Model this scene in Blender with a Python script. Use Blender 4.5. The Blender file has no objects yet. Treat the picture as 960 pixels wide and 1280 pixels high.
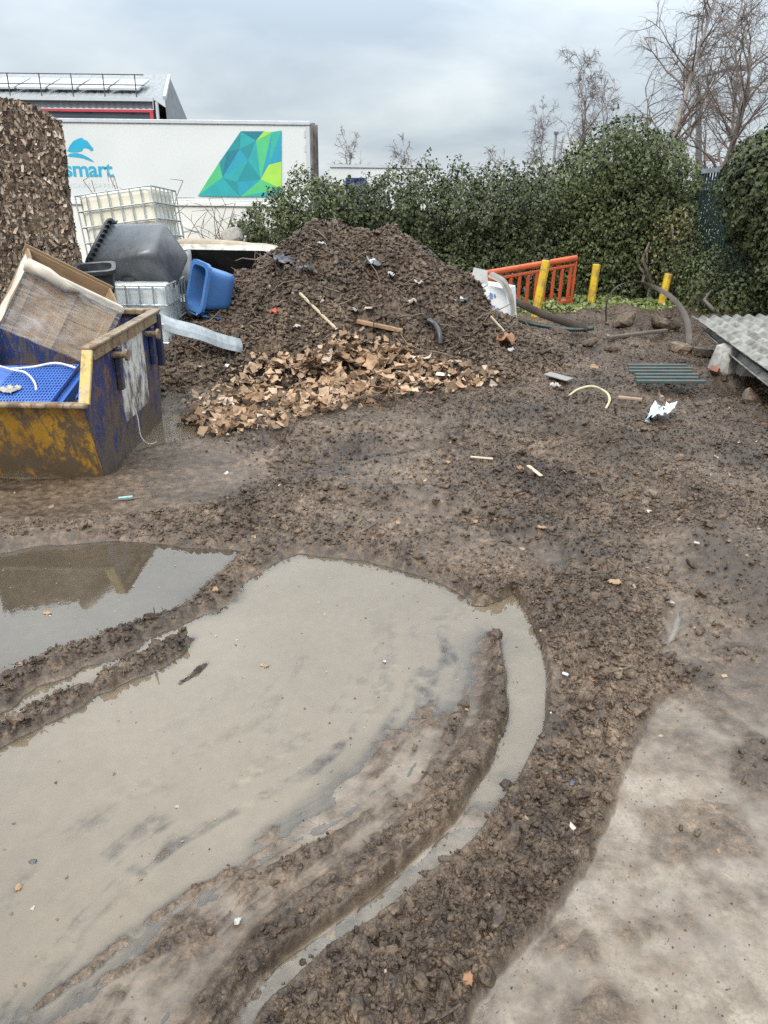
import bpy, math, random
import numpy as np
from mathutils import Matrix, Vector

# ------------------------------------------------------------------ camera, sky, sun, exposure
SC = bpy.context.scene
COL = SC.collection
F_PX, CAM_H, PITCH, ROLL = 961.0, 2.3, math.radians(23.4), math.radians(0.7)
cam_data = bpy.data.cameras.new('camera')
cam_data.sensor_width = 36.0
cam_data.sensor_fit = 'VERTICAL'
cam_data.sensor_height = 36.0
cam_data.lens = F_PX / 1280.0 * 36.0
cam_data.clip_end = 3000
cam = bpy.data.objects.new('camera', cam_data)
COL.objects.link(cam)
CAM_M = Matrix.Rotation(math.pi / 2 - PITCH, 4, 'X') @ Matrix.Rotation(ROLL, 4, 'Z')
cam.matrix_world = Matrix.Translation((0, 0, CAM_H)) @ CAM_M
SC.camera = cam

SUN_EL, SUN_AZ = math.radians(48), math.radians(205)   # high, behind the camera's left shoulder
world = bpy.data.worlds.new('World')
SC.world = world
world.use_nodes = True
wn, wl = world.node_tree.nodes, world.node_tree.links
bg = wn['Background']
bg.inputs['Strength'].default_value = 0.1
sky = wn.new('ShaderNodeTexSky')
sky.sky_type = 'NISHITA'
sky.sun_disc = False
sky.sun_elevation = SUN_EL
sky.sun_rotation = SUN_AZ
tc = wn.new('ShaderNodeTexCoord')
sep = wn.new('ShaderNodeSeparateXYZ')
wl.new(tc.outputs['Generated'], sep.inputs[0])
def wmath(op, a, b=None, clamp=False):
    n = wn.new('ShaderNodeMath'); n.operation = op; n.use_clamp = clamp
    for i, v in enumerate((a, b)):
        if v is None: continue
        if isinstance(v, (int, float)): n.inputs[i].default_value = v
        else: wl.new(v, n.inputs[i])
    return n.outputs[0]
zc = wmath('MAXIMUM', sep.outputs['Z'], 0.0)
den = wmath('ADD', zc, 0.22)
cmb = wn.new('ShaderNodeCombineXYZ')
wl.new(wmath('DIVIDE', sep.outputs['X'], den), cmb.inputs[0])
wl.new(wmath('DIVIDE', sep.outputs['Y'], den), cmb.inputs[1])
cmb.inputs[2].default_value = 3.7
n1 = wn.new('ShaderNodeTexNoise')
n1.inputs['Scale'].default_value = 1.0
n1.inputs['Detail'].default_value = 5
n1.inputs['Roughness'].default_value = 0.5
n1.inputs['Distortion'].default_value = 0.3
wl.new(cmb.outputs[0], n1.inputs['Vector'])
cr = wn.new('ShaderNodeValToRGB')
els = cr.color_ramp.elements
els[0].position, els[0].color = 0.36, (4.9, 5.75, 6.6, 1)
els[1].position, els[1].color = 0.64, (8.3, 8.95, 9.2, 1)
wl.new(n1.outputs['Fac'], cr.inputs['Fac'])
tz = wmath('DIVIDE', wmath('SUBTRACT', zc, 0.05), 0.57, True)
grad = wmath('ADD', wmath('MULTIPLY', wmath('MULTIPLY', wmath('MULTIPLY', tz, tz), wmath('SUBTRACT', 3.0, wmath('MULTIPLY', tz, 2.0))), 1.45), 0.48)      # an overcast sky is brighter overhead
cm = wn.new('ShaderNodeVectorMath'); cm.operation = 'SCALE'
wl.new(cr.outputs['Color'], cm.inputs[0]); wl.new(grad, cm.inputs['Scale'])
mx = wn.new('ShaderNodeMix'); mx.data_type = 'RGBA'
mx.inputs['Factor'].default_value = 0.93
wl.new(sky.outputs['Color'], mx.inputs['A']); wl.new(cm.outputs[0], mx.inputs['B'])
wl.new(mx.outputs['Result'], bg.inputs['Color'])

sun_d = bpy.data.lights.new('sun', 'SUN')
sun_d.energy = 1.5
sun_d.angle = math.radians(22)
sun_d.color = (1.0, 0.93, 0.84)
sun = bpy.data.objects.new('sun', sun_d)
COL.objects.link(sun)
sdir = Vector((math.sin(SUN_AZ) * math.cos(SUN_EL), math.cos(SUN_AZ) * math.cos(SUN_EL), math.sin(SUN_EL)))
sun.rotation_euler = sdir.to_track_quat('Z', 'Y').to_euler()

vs = SC.view_settings
vs.view_transform = 'Standard'
vs.look = 'None'
vs.gamma = 1.0
vs.use_curve_mapping = False
vs.exposure = 1.0
SC.cycles.max_bounces = 6
SC.cycles.diffuse_bounces = 3
SC.cycles.glossy_bounces = 3
SC.cycles.transparent_max_bounces = 12
SC.cycles.use_denoising = False

# ------------------------------------------------------------------ helpers
CAM_R = np.array(CAM_M.to_3x3())
CAM_C = np.array([0, 0, CAM_H])
def at(x, y, z=None, Y=None):
    """world point seen at photo pixel (x, y), on the level z or at the distance Y"""
    d = CAM_R @ np.array([(x - 480) / F_PX, -(y - 640) / F_PX, -1.0])
    t = (z - CAM_H) / d[2] if z is not None else Y / d[1]
    return CAM_C + d * t
def V(*a): return np.array(a, float)
def nrm(v):
    v = np.asarray(v, float); return v / (np.linalg.norm(v) + 1e-12)
def smooth(a, b, x):
    t = np.clip((x - a) / (b - a), 0, 1); return t * t * (3 - 2 * t)

def hsh(ix, iy, seed):
    h = (ix.astype(np.int64) * 374761393 + iy.astype(np.int64) * 668265263 + seed * 1442695041) & 0xffffffff
    h = ((h ^ (h >> 13)) * 1274126177) & 0xffffffff
    h = ((h ^ (h >> 16)) * 2246822519) & 0xffffffff
    return ((h ^ (h >> 15)) & 0xffffff) / float(0x1000000)
def vn(x, y, seed=0):
    ix, iy = np.floor(x), np.floor(y)
    fx, fy = x - ix, y - iy
    fx = fx * fx * fx * (fx * (fx * 6 - 15) + 10); fy = fy * fy * fy * (fy * (fy * 6 - 15) + 10)
    a, b = hsh(ix, iy, seed), hsh(ix + 1, iy, seed)
    c, d = hsh(ix, iy + 1, seed), hsh(ix + 1, iy + 1, seed)
    return ((a + (b - a) * fx) * (1 - fy) + (c + (d - c) * fx) * fy) * 2 - 1
def fbm(x, y, o=4, seed=0, gain=0.5):
    s, a, t = 0, 1.0, 0
    for k in range(o):
        s = s + a * vn(x * 2 ** k + 17.3 * k, y * 2 ** k - 9.1 * k, seed + k); t += a; a *= gain
    return s / t
def clod(x, y, size, seed):
    """rounded crumbs: a dome in every cell, of its own height"""
    u, v = x / size, y / size
    u = u + 0.35 * vn(u * 1.7, v * 1.7, seed + 50); v = v + 0.35 * vn(u * 1.7 + 9, v * 1.7, seed + 51)
    iu, iv = np.floor(u), np.floor(v)
    out = np.zeros_like(u)
    for du in (-1, 0, 1):
        for dv in (-1, 0, 1):
            a, b = iu + du, iv + dv
            r = hsh(a, b, seed + 2)
            px, py = a + hsh(a, b, seed), b + hsh(a, b, seed + 1)
            w = 0.45 + 0.5 * r
            d2 = ((u - px) ** 2 + (v - py) ** 2) / (w * w)
            out = np.maximum(out, np.sqrt(np.clip(1 - d2, 0, 1)) * (0.25 + 0.75 * hsh(a, b, seed + 3)))
    return out
def crumb(x, y, size, seed):
    """broken shards: every cell is a tilted facet at its own height"""
    u, v = x / size, y / size
    u = u + 0.4 * vn(u * 1.9, v * 1.9, seed + 50); v = v + 0.4 * vn(u * 1.9 + 9, v * 1.9, seed + 51)
    iu, iv = np.floor(u), np.floor(v)
    best = np.full(u.shape, 1e9); sec = np.full(u.shape, 1e9); out = np.zeros_like(u)
    for du in (-1, 0, 1):
        for dv in (-1, 0, 1):
            a, b = iu + du, iv + dv
            dx, dy = u - a - hsh(a, b, seed), v - b - hsh(a, b, seed + 1)
            d2 = dx * dx + dy * dy; m = d2 < best
            sec = np.where(m, best, np.minimum(sec, d2)); best = np.where(m, d2, best)
            out = np.where(m, 0.25 + 0.75 * hsh(a, b, seed + 2) ** 1.2 + 1.1 * (hsh(a, b, seed + 3) - 0.5) * dx + 1.1 * (hsh(a, b, seed + 4) - 0.5) * dy, out)
    return out - 0.95 * np.exp(-((np.sqrt(sec) - np.sqrt(best)) / 0.22) ** 1.5)      # dark cracks between the crumbs
def sd(X, Y, poly):
    """signed distance to a polygon, positive inside"""
    n = len(poly); d = np.full(X.shape, 1e9); inside = np.zeros(X.shape, bool)
    for i in range(n):
        ax, ay = poly[i]; bx, by = poly[(i + 1) % n]
        ex, ey = bx - ax, by - ay
        t = np.clip(((X - ax) * ex + (Y - ay) * ey) / (ex * ex + ey * ey + 1e-12), 0, 1)
        d = np.minimum(d, (X - ax - t * ex) ** 2 + (Y - ay - t * ey) ** 2)
        if ay != by:
            c = ((ay > Y) != (by > Y)) & (X < (bx - ax) * (Y - ay) / (by - ay) + ax)
            inside ^= c
    d = np.sqrt(d)
    return np.where(inside, d, -d)
def pl(X, Y, pts):
    """signed distance to a polyline (positive to the right of its direction) and arc length"""
    best = np.full(X.shape, 1e9); sg = np.zeros(X.shape); al = np.zeros(X.shape); L = 0
    for (ax, ay), (bx, by) in zip(pts[:-1], pts[1:]):
        ex, ey = bx - ax, by - ay; l = math.hypot(ex, ey)
        t = np.clip(((X - ax) * ex + (Y - ay) * ey) / (l * l + 1e-12), 0, 1)
        d = np.hypot(X - ax - t * ex, Y - ay - t * ey)
        m = d < best
        best = np.where(m, d, best)
        sg = np.where(m, np.sign((X - ax) * ey - (Y - ay) * ex), sg)
        al = np.where(m, L + t * l, al); L += l
    return best * sg, al, L
def G(*px):
    return [tuple(at(x, y, z=0)[:2]) for x, y in px]

def mesh(name, verts, faces, mat=None, parent=None, smooth_=False, mats=None, midx=None):
    me = bpy.data.meshes.new(name)
    if isinstance(verts, np.ndarray) and isinstance(faces, np.ndarray):
        nv, nf, k = len(verts), len(faces), faces.shape[1]
        me.vertices.add(nv); me.vertices.foreach_set('co', np.ascontiguousarray(verts, np.float32).ravel())
        me.loops.add(nf * k); me.loops.foreach_set('vertex_index', np.ascontiguousarray(faces, np.int32).ravel())
        me.polygons.add(nf)
        me.polygons.foreach_set('loop_start', np.arange(0, nf * k, k, dtype=np.int32))
        me.update(calc_edges=True)
    else:
        me.from_pydata([tuple(map(float, v)) for v in verts], [], [tuple(f) for f in faces])
    for m in (mats or ([mat] if mat else [])): me.materials.append(m)
    if midx is not None: me.polygons.foreach_set('material_index', np.array(midx, np.int32))
    me.polygons.foreach_set('use_smooth', np.full(len(me.polygons), smooth_))
    me.update()
    o = bpy.data.objects.new(name, me)
    COL.objects.link(o)
    if parent: o.parent = parent
    return o
def tag(o, label, cat=None, group=None, kind=None):
    if label: o['label'] = label
    if cat: o['category'] = cat
    if group: o['group'] = group
    if kind: o['kind'] = kind
    return o
def thing(name, label, cat, m=None, group=None):
    o = bpy.data.objects.new(name, None)
    o.empty_display_size = 0.1
    COL.objects.link(o)
    if m is not None:
        o.matrix_world = m if isinstance(m, Matrix) else Matrix.Translation(tuple(m))
    return tag(o, label, cat, group)
def frame(A, B, C):
    """pose: origin A, x towards B, y as near as can be towards C"""
    A, B, C = map(np.asarray, (A, B, C))
    u = nrm(B - A); v = C - A; v = nrm(v - u * v.dot(u)); w = np.cross(u, v)
    return Matrix(((u[0], v[0], w[0], A[0]), (u[1], v[1], w[1], A[1]), (u[2], v[2], w[2], A[2]), (0, 0, 0, 1)))
def pose(loc, rx=0, ry=0, rz=0):
    r = math.radians
    return Matrix.Translation(tuple(loc)) @ Matrix.Rotation(r(rz), 4, 'Z') @ Matrix.Rotation(r(ry), 4, 'Y') @ Matrix.Rotation(r(rx), 4, 'X')

class MB:
    def __init__(s): s.v = []; s.f = []; s.m = []; s.cur = 0
    def add(s, vs_, fs):
        n = len(s.v); s.v.extend(vs_); s.f.extend([[i + n for i in f] for f in fs]); s.m.extend([s.cur] * len(fs)); return s
    def box(s, x0, x1, y0, y1, z0, z1):
        return s.hexa([(x0, y0, z0), (x1, y0, z0), (x1, y1, z0), (x0, y1, z0), (x0, y0, z1), (x1, y0, z1), (x1, y1, z1), (x0, y1, z1)])
    def hexa(s, c):
        return s.add(c, [(3, 2, 1, 0), (4, 5, 6, 7), (0, 1, 5, 4), (1, 2, 6, 5), (2, 3, 7, 6), (3, 0, 4, 7)])
    def bar(s, a, b, w, h, up=(0, 0, 1)):
        a, b = np.asarray(a, float), np.asarray(b, float); d = nrm(b - a); up = np.asarray(up, float)
        if abs(d.dot(up)) > 0.95: up = V(1, 0, 0) if abs(d[0]) < 0.9 else V(0, 1, 0)
        x = nrm(np.cross(d, up)); y = np.cross(x, d); c = []
        for p in (a, b):
            c += [p - x * w / 2 - y * h / 2, p + x * w / 2 - y * h / 2, p + x * w / 2 + y * h / 2, p - x * w / 2 + y * h / 2]
        return s.hexa(c)
    def tube(s, pts, r, n=6, caps=True):
        pts = [np.asarray(p, float) for p in pts]; k = len(pts)
        rr = [r] * k if np.isscalar(r) else list(r)
        t0 = nrm(pts[1] - pts[0]); ref = V(0, 0, 1) if abs(t0[2]) < 0.9 else V(1, 0, 0)
        vv = []
        for i in range(k):
            t = nrm(pts[min(i + 1, k - 1)] - pts[max(i - 1, 0)])
            a = np.cross(t, ref); a = nrm(a); b = np.cross(t, a); ref = -np.cross(t, a) if False else ref
            for j in range(n):
                th = 2 * math.pi * j / n
                vv.append(pts[i] + (a * math.cos(th) + b * math.sin(th)) * rr[i])
        ff = [(i * n + j, i * n + (j + 1) % n, (i + 1) * n + (j + 1) % n, (i + 1) * n + j) for i in range(k - 1) for j in range(n)]
        if caps: ff += [tuple(range(n))[::-1], tuple((k - 1) * n + j for j in range(n))]
        return s.add(vv, ff)
    def prism(s, poly, z0, z1):
        n = len(poly)
        return s.add([(x, y, z0) for x, y in poly] + [(x, y, z1) for x, y in poly],
                     [tuple(range(n))[::-1], tuple(range(n, 2 * n))] + [(i, (i + 1) % n, (i + 1) % n + n, i + n) for i in range(n)])
    def loft(s, rings, cap0=True, cap1=True, close=True):
        n = len(rings[0]); vv = [p for r in rings for p in r]; q = n if close else n - 1
        ff = [(i * n + j, i * n + (j + 1) % n, (i + 1) * n + (j + 1) % n, (i + 1) * n + j) for i in range(len(rings) - 1) for j in range(q)]
        if cap0: ff.append(tuple(range(n))[::-1])
        if cap1: ff.append(tuple((len(rings) - 1) * n + j for j in range(n)))
        return s.add(vv, ff)
    def build(s, name, mat, parent=None, smooth_=False, bevel=0, mats=None):
        o = mesh(name, s.v, s.f, mat, parent, smooth_, mats, s.m if mats else None)
        if bevel:
            b = o.modifiers.new('bevel', 'BEVEL'); b.width = bevel; b.segments = 2; b.limit_method = 'ANGLE'
        return o
def crinkle(o, amp, seed=0, freq=6.0):
    """dents a mesh a little so nothing is machine-straight"""
    me = o.data; n = len(me.vertices); co = np.empty(n * 3, np.float32); me.vertices.foreach_get('co', co); co = co.reshape(-1, 3)
    d = np.stack([fbm(co[:, 0] * freq + co[:, 2] * 3.1 + k * 7, co[:, 1] * freq + co[:, 2] * freq * 0.8 + k * 3, 2, seed + k) for k in range(3)], 1)
    me.vertices.foreach_set('co', (co + d * amp).astype(np.float32).ravel()); me.update(); return o

# ------------------------------------------------------------------ materials
class NT:
    def __init__(s, name):
        s.mat = bpy.data.materials.new(name); s.mat.use_nodes = True
        s.n, s.l = s.mat.node_tree.nodes, s.mat.node_tree.links
        s.b = s.n['Principled BSDF']; s.out = s.n['Material Output']
    def new(s, t, **kw):
        n = s.n.new(t)
        for k, v in kw.items(): setattr(n, k, v)
        return n
    def put(s, v, sock):
        if hasattr(v, 'is_output'): s.l.new(v, sock)
        elif isinstance(v, (tuple, list)): sock.default_value = (*v, 1) if len(v) == 3 and len(sock.default_value) == 4 else v
        else: sock.default_value = v
    def coord(s, kind='Object', scale=(1, 1, 1)):
        if kind == 'Position': c = s.new('ShaderNodeNewGeometry').outputs['Position']
        else: c = s.new('ShaderNodeTexCoord').outputs[kind]
        if scale != (1, 1, 1):
            m = s.new('ShaderNodeMapping'); m.inputs['Scale'].default_value = scale; s.l.new(c, m.inputs['Vector']); c = m.outputs[0]
        return c
    def noise(s, c, scale, detail=4, rough=0.55, dist=0.0):
        n = s.new('ShaderNodeTexNoise'); s.l.new(c, n.inputs['Vector'])
        n.inputs['Scale'].default_value = scale; n.inputs['Detail'].default_value = detail
        n.inputs['Roughness'].default_value = rough; n.inputs['Distortion'].default_value = dist
        return n.outputs['Fac']
    def ramp(s, f, *st):
        r = s.new('ShaderNodeValToRGB'); e = r.color_ramp.elements
        while len(e) < len(st): e.new(0.5)
        for q, (p, c) in zip(e, st):
            q.position = p; q.color = (*c, 1) if isinstance(c, tuple) else (c, c, c, 1)
        s.put(f, r.inputs['Fac']); return r.outputs['Color']
    def mix(s, f, a, b, mode='MIX'):
        m = s.new('ShaderNodeMix', data_type='RGBA', blend_type=mode)
        s.put(f, m.inputs['Factor']); s.put(a, m.inputs['A']); s.put(b, m.inputs['B']); return m.outputs['Result']
    def math(s, op, a, b=0.0, clamp=False):
        m = s.new('ShaderNodeMath', operation=op, use_clamp=clamp); s.put(a, m.inputs[0]); s.put(b, m.inputs[1]); return m.outputs[0]
    def attr(s, name): return s.new('ShaderNodeAttribute', attribute_name=name).outputs['Fac']
    def island(s): return s.new('ShaderNodeNewGeometry').outputs['Random Per Island']
    def objrand(s): return s.new('ShaderNodeObjectInfo').outputs['Random']
    def bump(s, f, strength=0.3, dist=0.01):
        b = s.new('ShaderNodeBump'); b.inputs['Strength'].default_value = strength; b.inputs['Distance'].default_value = dist
        s.put(f, b.inputs['Height']); s.l.new(b.outputs[0], s.b.inputs['Normal'])
    def done(s, col=None, rough=None, metal=None, spec=None):
        if col is not None: s.put(col, s.b.inputs['Base Color'])
        if rough is not None: s.put(rough, s.b.inputs['Roughness'])
        if metal is not None: s.put(metal, s.b.inputs['Metallic'])
        if spec is not None: s.put(spec, s.b.inputs['Specular IOR Level'])
        return s.mat
MUDC = (0.075, 0.056, 0.043)
def worn(name, c, c2=None, rough=0.5, metal=0.0, scale=3.0, dirt=0.35, dirtc=MUDC, bump=0.15, spec=0.5, stretch=(1, 1, 1), rnd=0.0):
    """painted, plastic or metal surface with uneven tone, dried mud and scuffs"""
    t = NT(name); c_ = t.coord('Object', stretch)
    c2 = c2 or tuple(x * 0.72 for x in c)
    col = t.mix(t.ramp(t.noise(c_, scale, 5), (0.35, 0.0), (0.68, 1.0)), c, c2)
    if rnd:
        col = t.mix(t.math('MULTIPLY', t.objrand(), rnd), col, tuple(x * 0.35 for x in c))
    dm = t.ramp(t.noise(c_, scale * 2.3, 8, 0.68, 0.4), (0.62 - 0.25 * dirt, 0.0), (0.80 - 0.2 * dirt, 1.0))
    col = t.mix(t.math('MULTIPLY', dm, min(1, dirt * 1.6)), col, dirtc)
    t.bump(t.noise(c_, scale * 14, 4), bump, 0.004)
    return t.done(col, t.ramp(t.noise(c_, scale * 4, 4), (0.3, max(0.05, rough - 0.12)), (0.7, min(1, rough + 0.18))), metal, spec)

# ------------------------------------------------------------------ mud and water materials
def mud_material(name):
    t = NT(name); p = t.coord('Position')
    a, b, c = t.noise(p, 1.3, 3), t.noise(p, 17, 5, 0.6), t.noise(p, 95, 3, 0.6)
    f = t.math('ADD', t.math('ADD', t.math('MULTIPLY', a, 0.45), t.math('MULTIPLY', b, 0.55)), t.math('MULTIPLY', c, 0.35))
    f = t.math('SUBTRACT', f, 0.205)
    col = t.ramp(f, (0.37, (0.024, 0.0140, 0.0080)), (0.48, (0.069, 0.0455, 0.0285)), (0.58, (0.132, 0.090, 0.059)), (0.69, (0.25, 0.178, 0.122)))
    silt = t.math('MULTIPLY', t.attr('silt'), t.ramp(t.noise(p, 5.5, 6, 0.65), (0.34, 0.25), (0.6, 1.0)), True)
    siltc = t.ramp(t.noise(p, 3.0, 6, 0.7), (0.3, (0.105, 0.078, 0.053)), (0.5, (0.172, 0.132, 0.092)), (0.72, (0.255, 0.20, 0.14)))
    siltc = t.mix(t.ramp(c, (0.44, 0.0), (0.68, 0.75)), siltc, (0.10, 0.075, 0.054))
    col = t.mix(silt, col, siltc)
    col = t.mix(t.attr('dark'), col, (0.026, 0.017, 0.010))
    wet = t.math('MULTIPLY', t.attr('wet'), t.ramp(b, (0.35, 0.55), (0.7, 1.0)), True)
    rough = t.math('SUBTRACT', t.ramp(b, (0.3, 0.36), (0.7, 0.62)), t.math('MULTIPLY', wet, t.math('ADD', 0.12, t.math('MULTIPLY', silt, 0.3))), True)
    t.bump(t.math('MULTIPLY', t.math('ADD', t.math('MULTIPLY', c, 0.6), t.noise(p, 260, 3)), t.math('SUBTRACT', 1.0, t.math('MULTIPLY', silt, 0.75))), 0.55, 0.006)
    return t.done(col, t.math('MAXIMUM', rough, 0.10), 0.0, t.math('ADD', 0.38, t.math('MULTIPLY', silt, 0.45)))
MUD = mud_material('wet_mud')
def water_material(name, c1, c2, spk, k):
    t = NT(name); p = t.coord('Position')
    d = t.math('MAXIMUM', t.attr('depth'), 0.0)
    alpha = t.math('SUBTRACT', 1.0, t.math('POWER', 2.718, t.math('MULTIPLY', d, k)), True)
    col = t.ramp(t.noise(p, 0.9, 5, 0.6, 0.5), (0.32, c1), (0.68, c2))
    col = t.mix(t.ramp(t.noise(p, 60, 4, 0.7), (0.56, 0.0), (0.72, 0.4)), col, spk)
    dif = t.new('ShaderNodeBsdfDiffuse'); t.put(col, dif.inputs['Color'])
    tr = t.new('ShaderNodeBsdfTransparent'); tr.inputs['Color'].default_value = (1, 0.99, 0.97, 1)
    m1 = t.new('ShaderNodeMixShader'); t.put(alpha, m1.inputs[0]); t.l.new(tr.outputs[0], m1.inputs[1]); t.l.new(dif.outputs[0], m1.inputs[2])
    gl = t.new('ShaderNodeBsdfGlossy')
    t.put(t.ramp(t.noise(p, 2.2, 5, 0.65), (0.45, 0.01), (0.75, 0.06)), gl.inputs['Roughness'])
    fr = t.new('ShaderNodeFresnel'); fr.inputs['IOR'].default_value = 1.66
    bp = t.new('ShaderNodeBump'); bp.inputs['Strength'].default_value = 0.05; bp.inputs['Distance'].default_value = 0.004
    t.put(t.noise(p, 22, 3), bp.inputs['Height'])
    t.l.new(bp.outputs[0], gl.inputs['Normal']); t.l.new(bp.outputs[0], fr.inputs['Normal'])
    m2 = t.new('ShaderNodeMixShader'); t.l.new(fr.outputs[0], m2.inputs[0]); t.l.new(m1.outputs[0], m2.inputs[1]); t.l.new(gl.outputs[0], m2.inputs[2])
    t.l.new(m2.outputs[0], t.out.inputs['Surface'])
    t.n.remove(t.b)
    return t.mat
WATER = water_material('murky_water', (0.325, 0.250, 0.165), (0.39, 0.308, 0.212), (0.245, 0.18, 0.118), -34.0)
BROWN_WATER = water_material('brown_water', (0.13, 0.10, 0.066), (0.18, 0.145, 0.102), (0.10, 0.075, 0.052), -30.0)

# ------------------------------------------------------------------ shape of the yard
LEFT_P = G((-260, 720), (-120, 702), (0, 690), (60, 679), (130, 675), (200, 677), (262, 682), (322, 686), (292, 712), (262, 742), (205, 768), (100, 810), (0, 850), (-120, 900), (-300, 960))
MAIN_P = G((335, 704), (372, 688), (430, 692), (495, 706), (560, 727), (596, 752), (616, 775), (622, 830), (606, 905), (560, 990), (480, 1070), (400, 1120), (330, 1170), (280, 1230), (240, 1330), (-60, 1330), (-420, 1150), (-330, 1010), (-150, 960), (0, 872), (100, 828), (200, 788), (265, 758), (305, 722))
SHAL_L = G((640, 845), (560, 868), (480, 900), (400, 965), (300, 1060), (180, 1135), (0, 1262), (-80, 1330))
CHAN_P = G((578, 756), (606, 757), (628, 748), (645, 739), (662, 770), (682, 808), (688, 858), (678, 915), (648, 985), (585, 1062), (500, 1130), (410, 1190), (330, 1262), (290, 1330), (240, 1330), (300, 1235), (370, 1180), (470, 1110), (560, 1030), (610, 960), (630, 900), (634, 850), (622, 800), (590, 776))
BAND_P = G((694, 800), (704, 860), (692, 920), (660, 990), (590, 1068), (505, 1135), (420, 1192), (350, 1250), (300, 1330), (565, 1330), (590, 1265), (640, 1195), (700, 1130), (738, 1070), (765, 1010), (790, 962), (800, 918), (820, 884), (862, 852), (826, 828), (822, 800), (840, 760), (760, 700), (690, 730))
RIGHT_P = G((842, 752), (862, 760), (900, 790), (1000, 770), (1150, 900), (1250, 1330), (575, 1330), (600, 1262), (650, 1195), (708, 1130), (745, 1070), (772, 1010), (797, 962), (808, 918), (826, 884), (866, 852), (826, 826), (820, 806))
RPOOL_P = G((852, 758), (858, 772), (842, 800), (812, 818), (826, 792), (840, 776))
SKIP_P = G((60, 600), (140, 596), (160, 570), (210, 556), (256, 550), (252, 530), (230, 516), (195, 516), (120, 540), (0, 560), (-100, 580), (-100, 605))
FLAT_P = G((-300, 560), (120, 560), (260, 552), (330, 585), (300, 625), (200, 648), (0, 662), (-300, 680))
FAR_P = G((640, 420), (720, 395), (960, 392), (1200, 400), (1200, 600), (960, 600), (880, 575), (800, 545), (740, 510), (690, 490))
RIDGE_A = G((-200, 950), (-60, 895), (0, 868), (100, 822), (195, 786), (255, 754), (296, 716), (325, 692), (345, 676))
RIDGE_A2 = G((-120, 985), (0, 922), (62, 889), (140, 853), (200, 820), (258, 797))
RIDGE_A3 = G((225, 852), (255, 830), (288, 806), (322, 782))
RIDGE_B = G((612, 782), (628, 838), (616, 908), (572, 998), (500, 1070), (420, 1122), (350, 1172), (302, 1230), (262, 1300))
RIDGE_S1 = G((420, 965), (360, 1030), (300, 1088), (215, 1128), (150, 1178), (60, 1250), (10, 1290))
RIDGE_S2 = G((335, 1105), (262, 1152), (182, 1200), (100, 1242), (40, 1290))
BERM = G((640, 520), (700, 532), (770, 560), (850, 620), (905, 670), (965, 745), (1040, 840))
LEFT_B = G((-200, 712), (0, 680), (90, 668), (160, 655), (230, 650), (330, 640))
TRACK1 = G((300, 610), (400, 578), (520, 560), (640, 562), (740, 600), (800, 650), (815, 720))
TRACK2 = G((350, 660), (420, 632), (500, 640), (600, 657), (680, 690), (730, 760))

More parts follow.
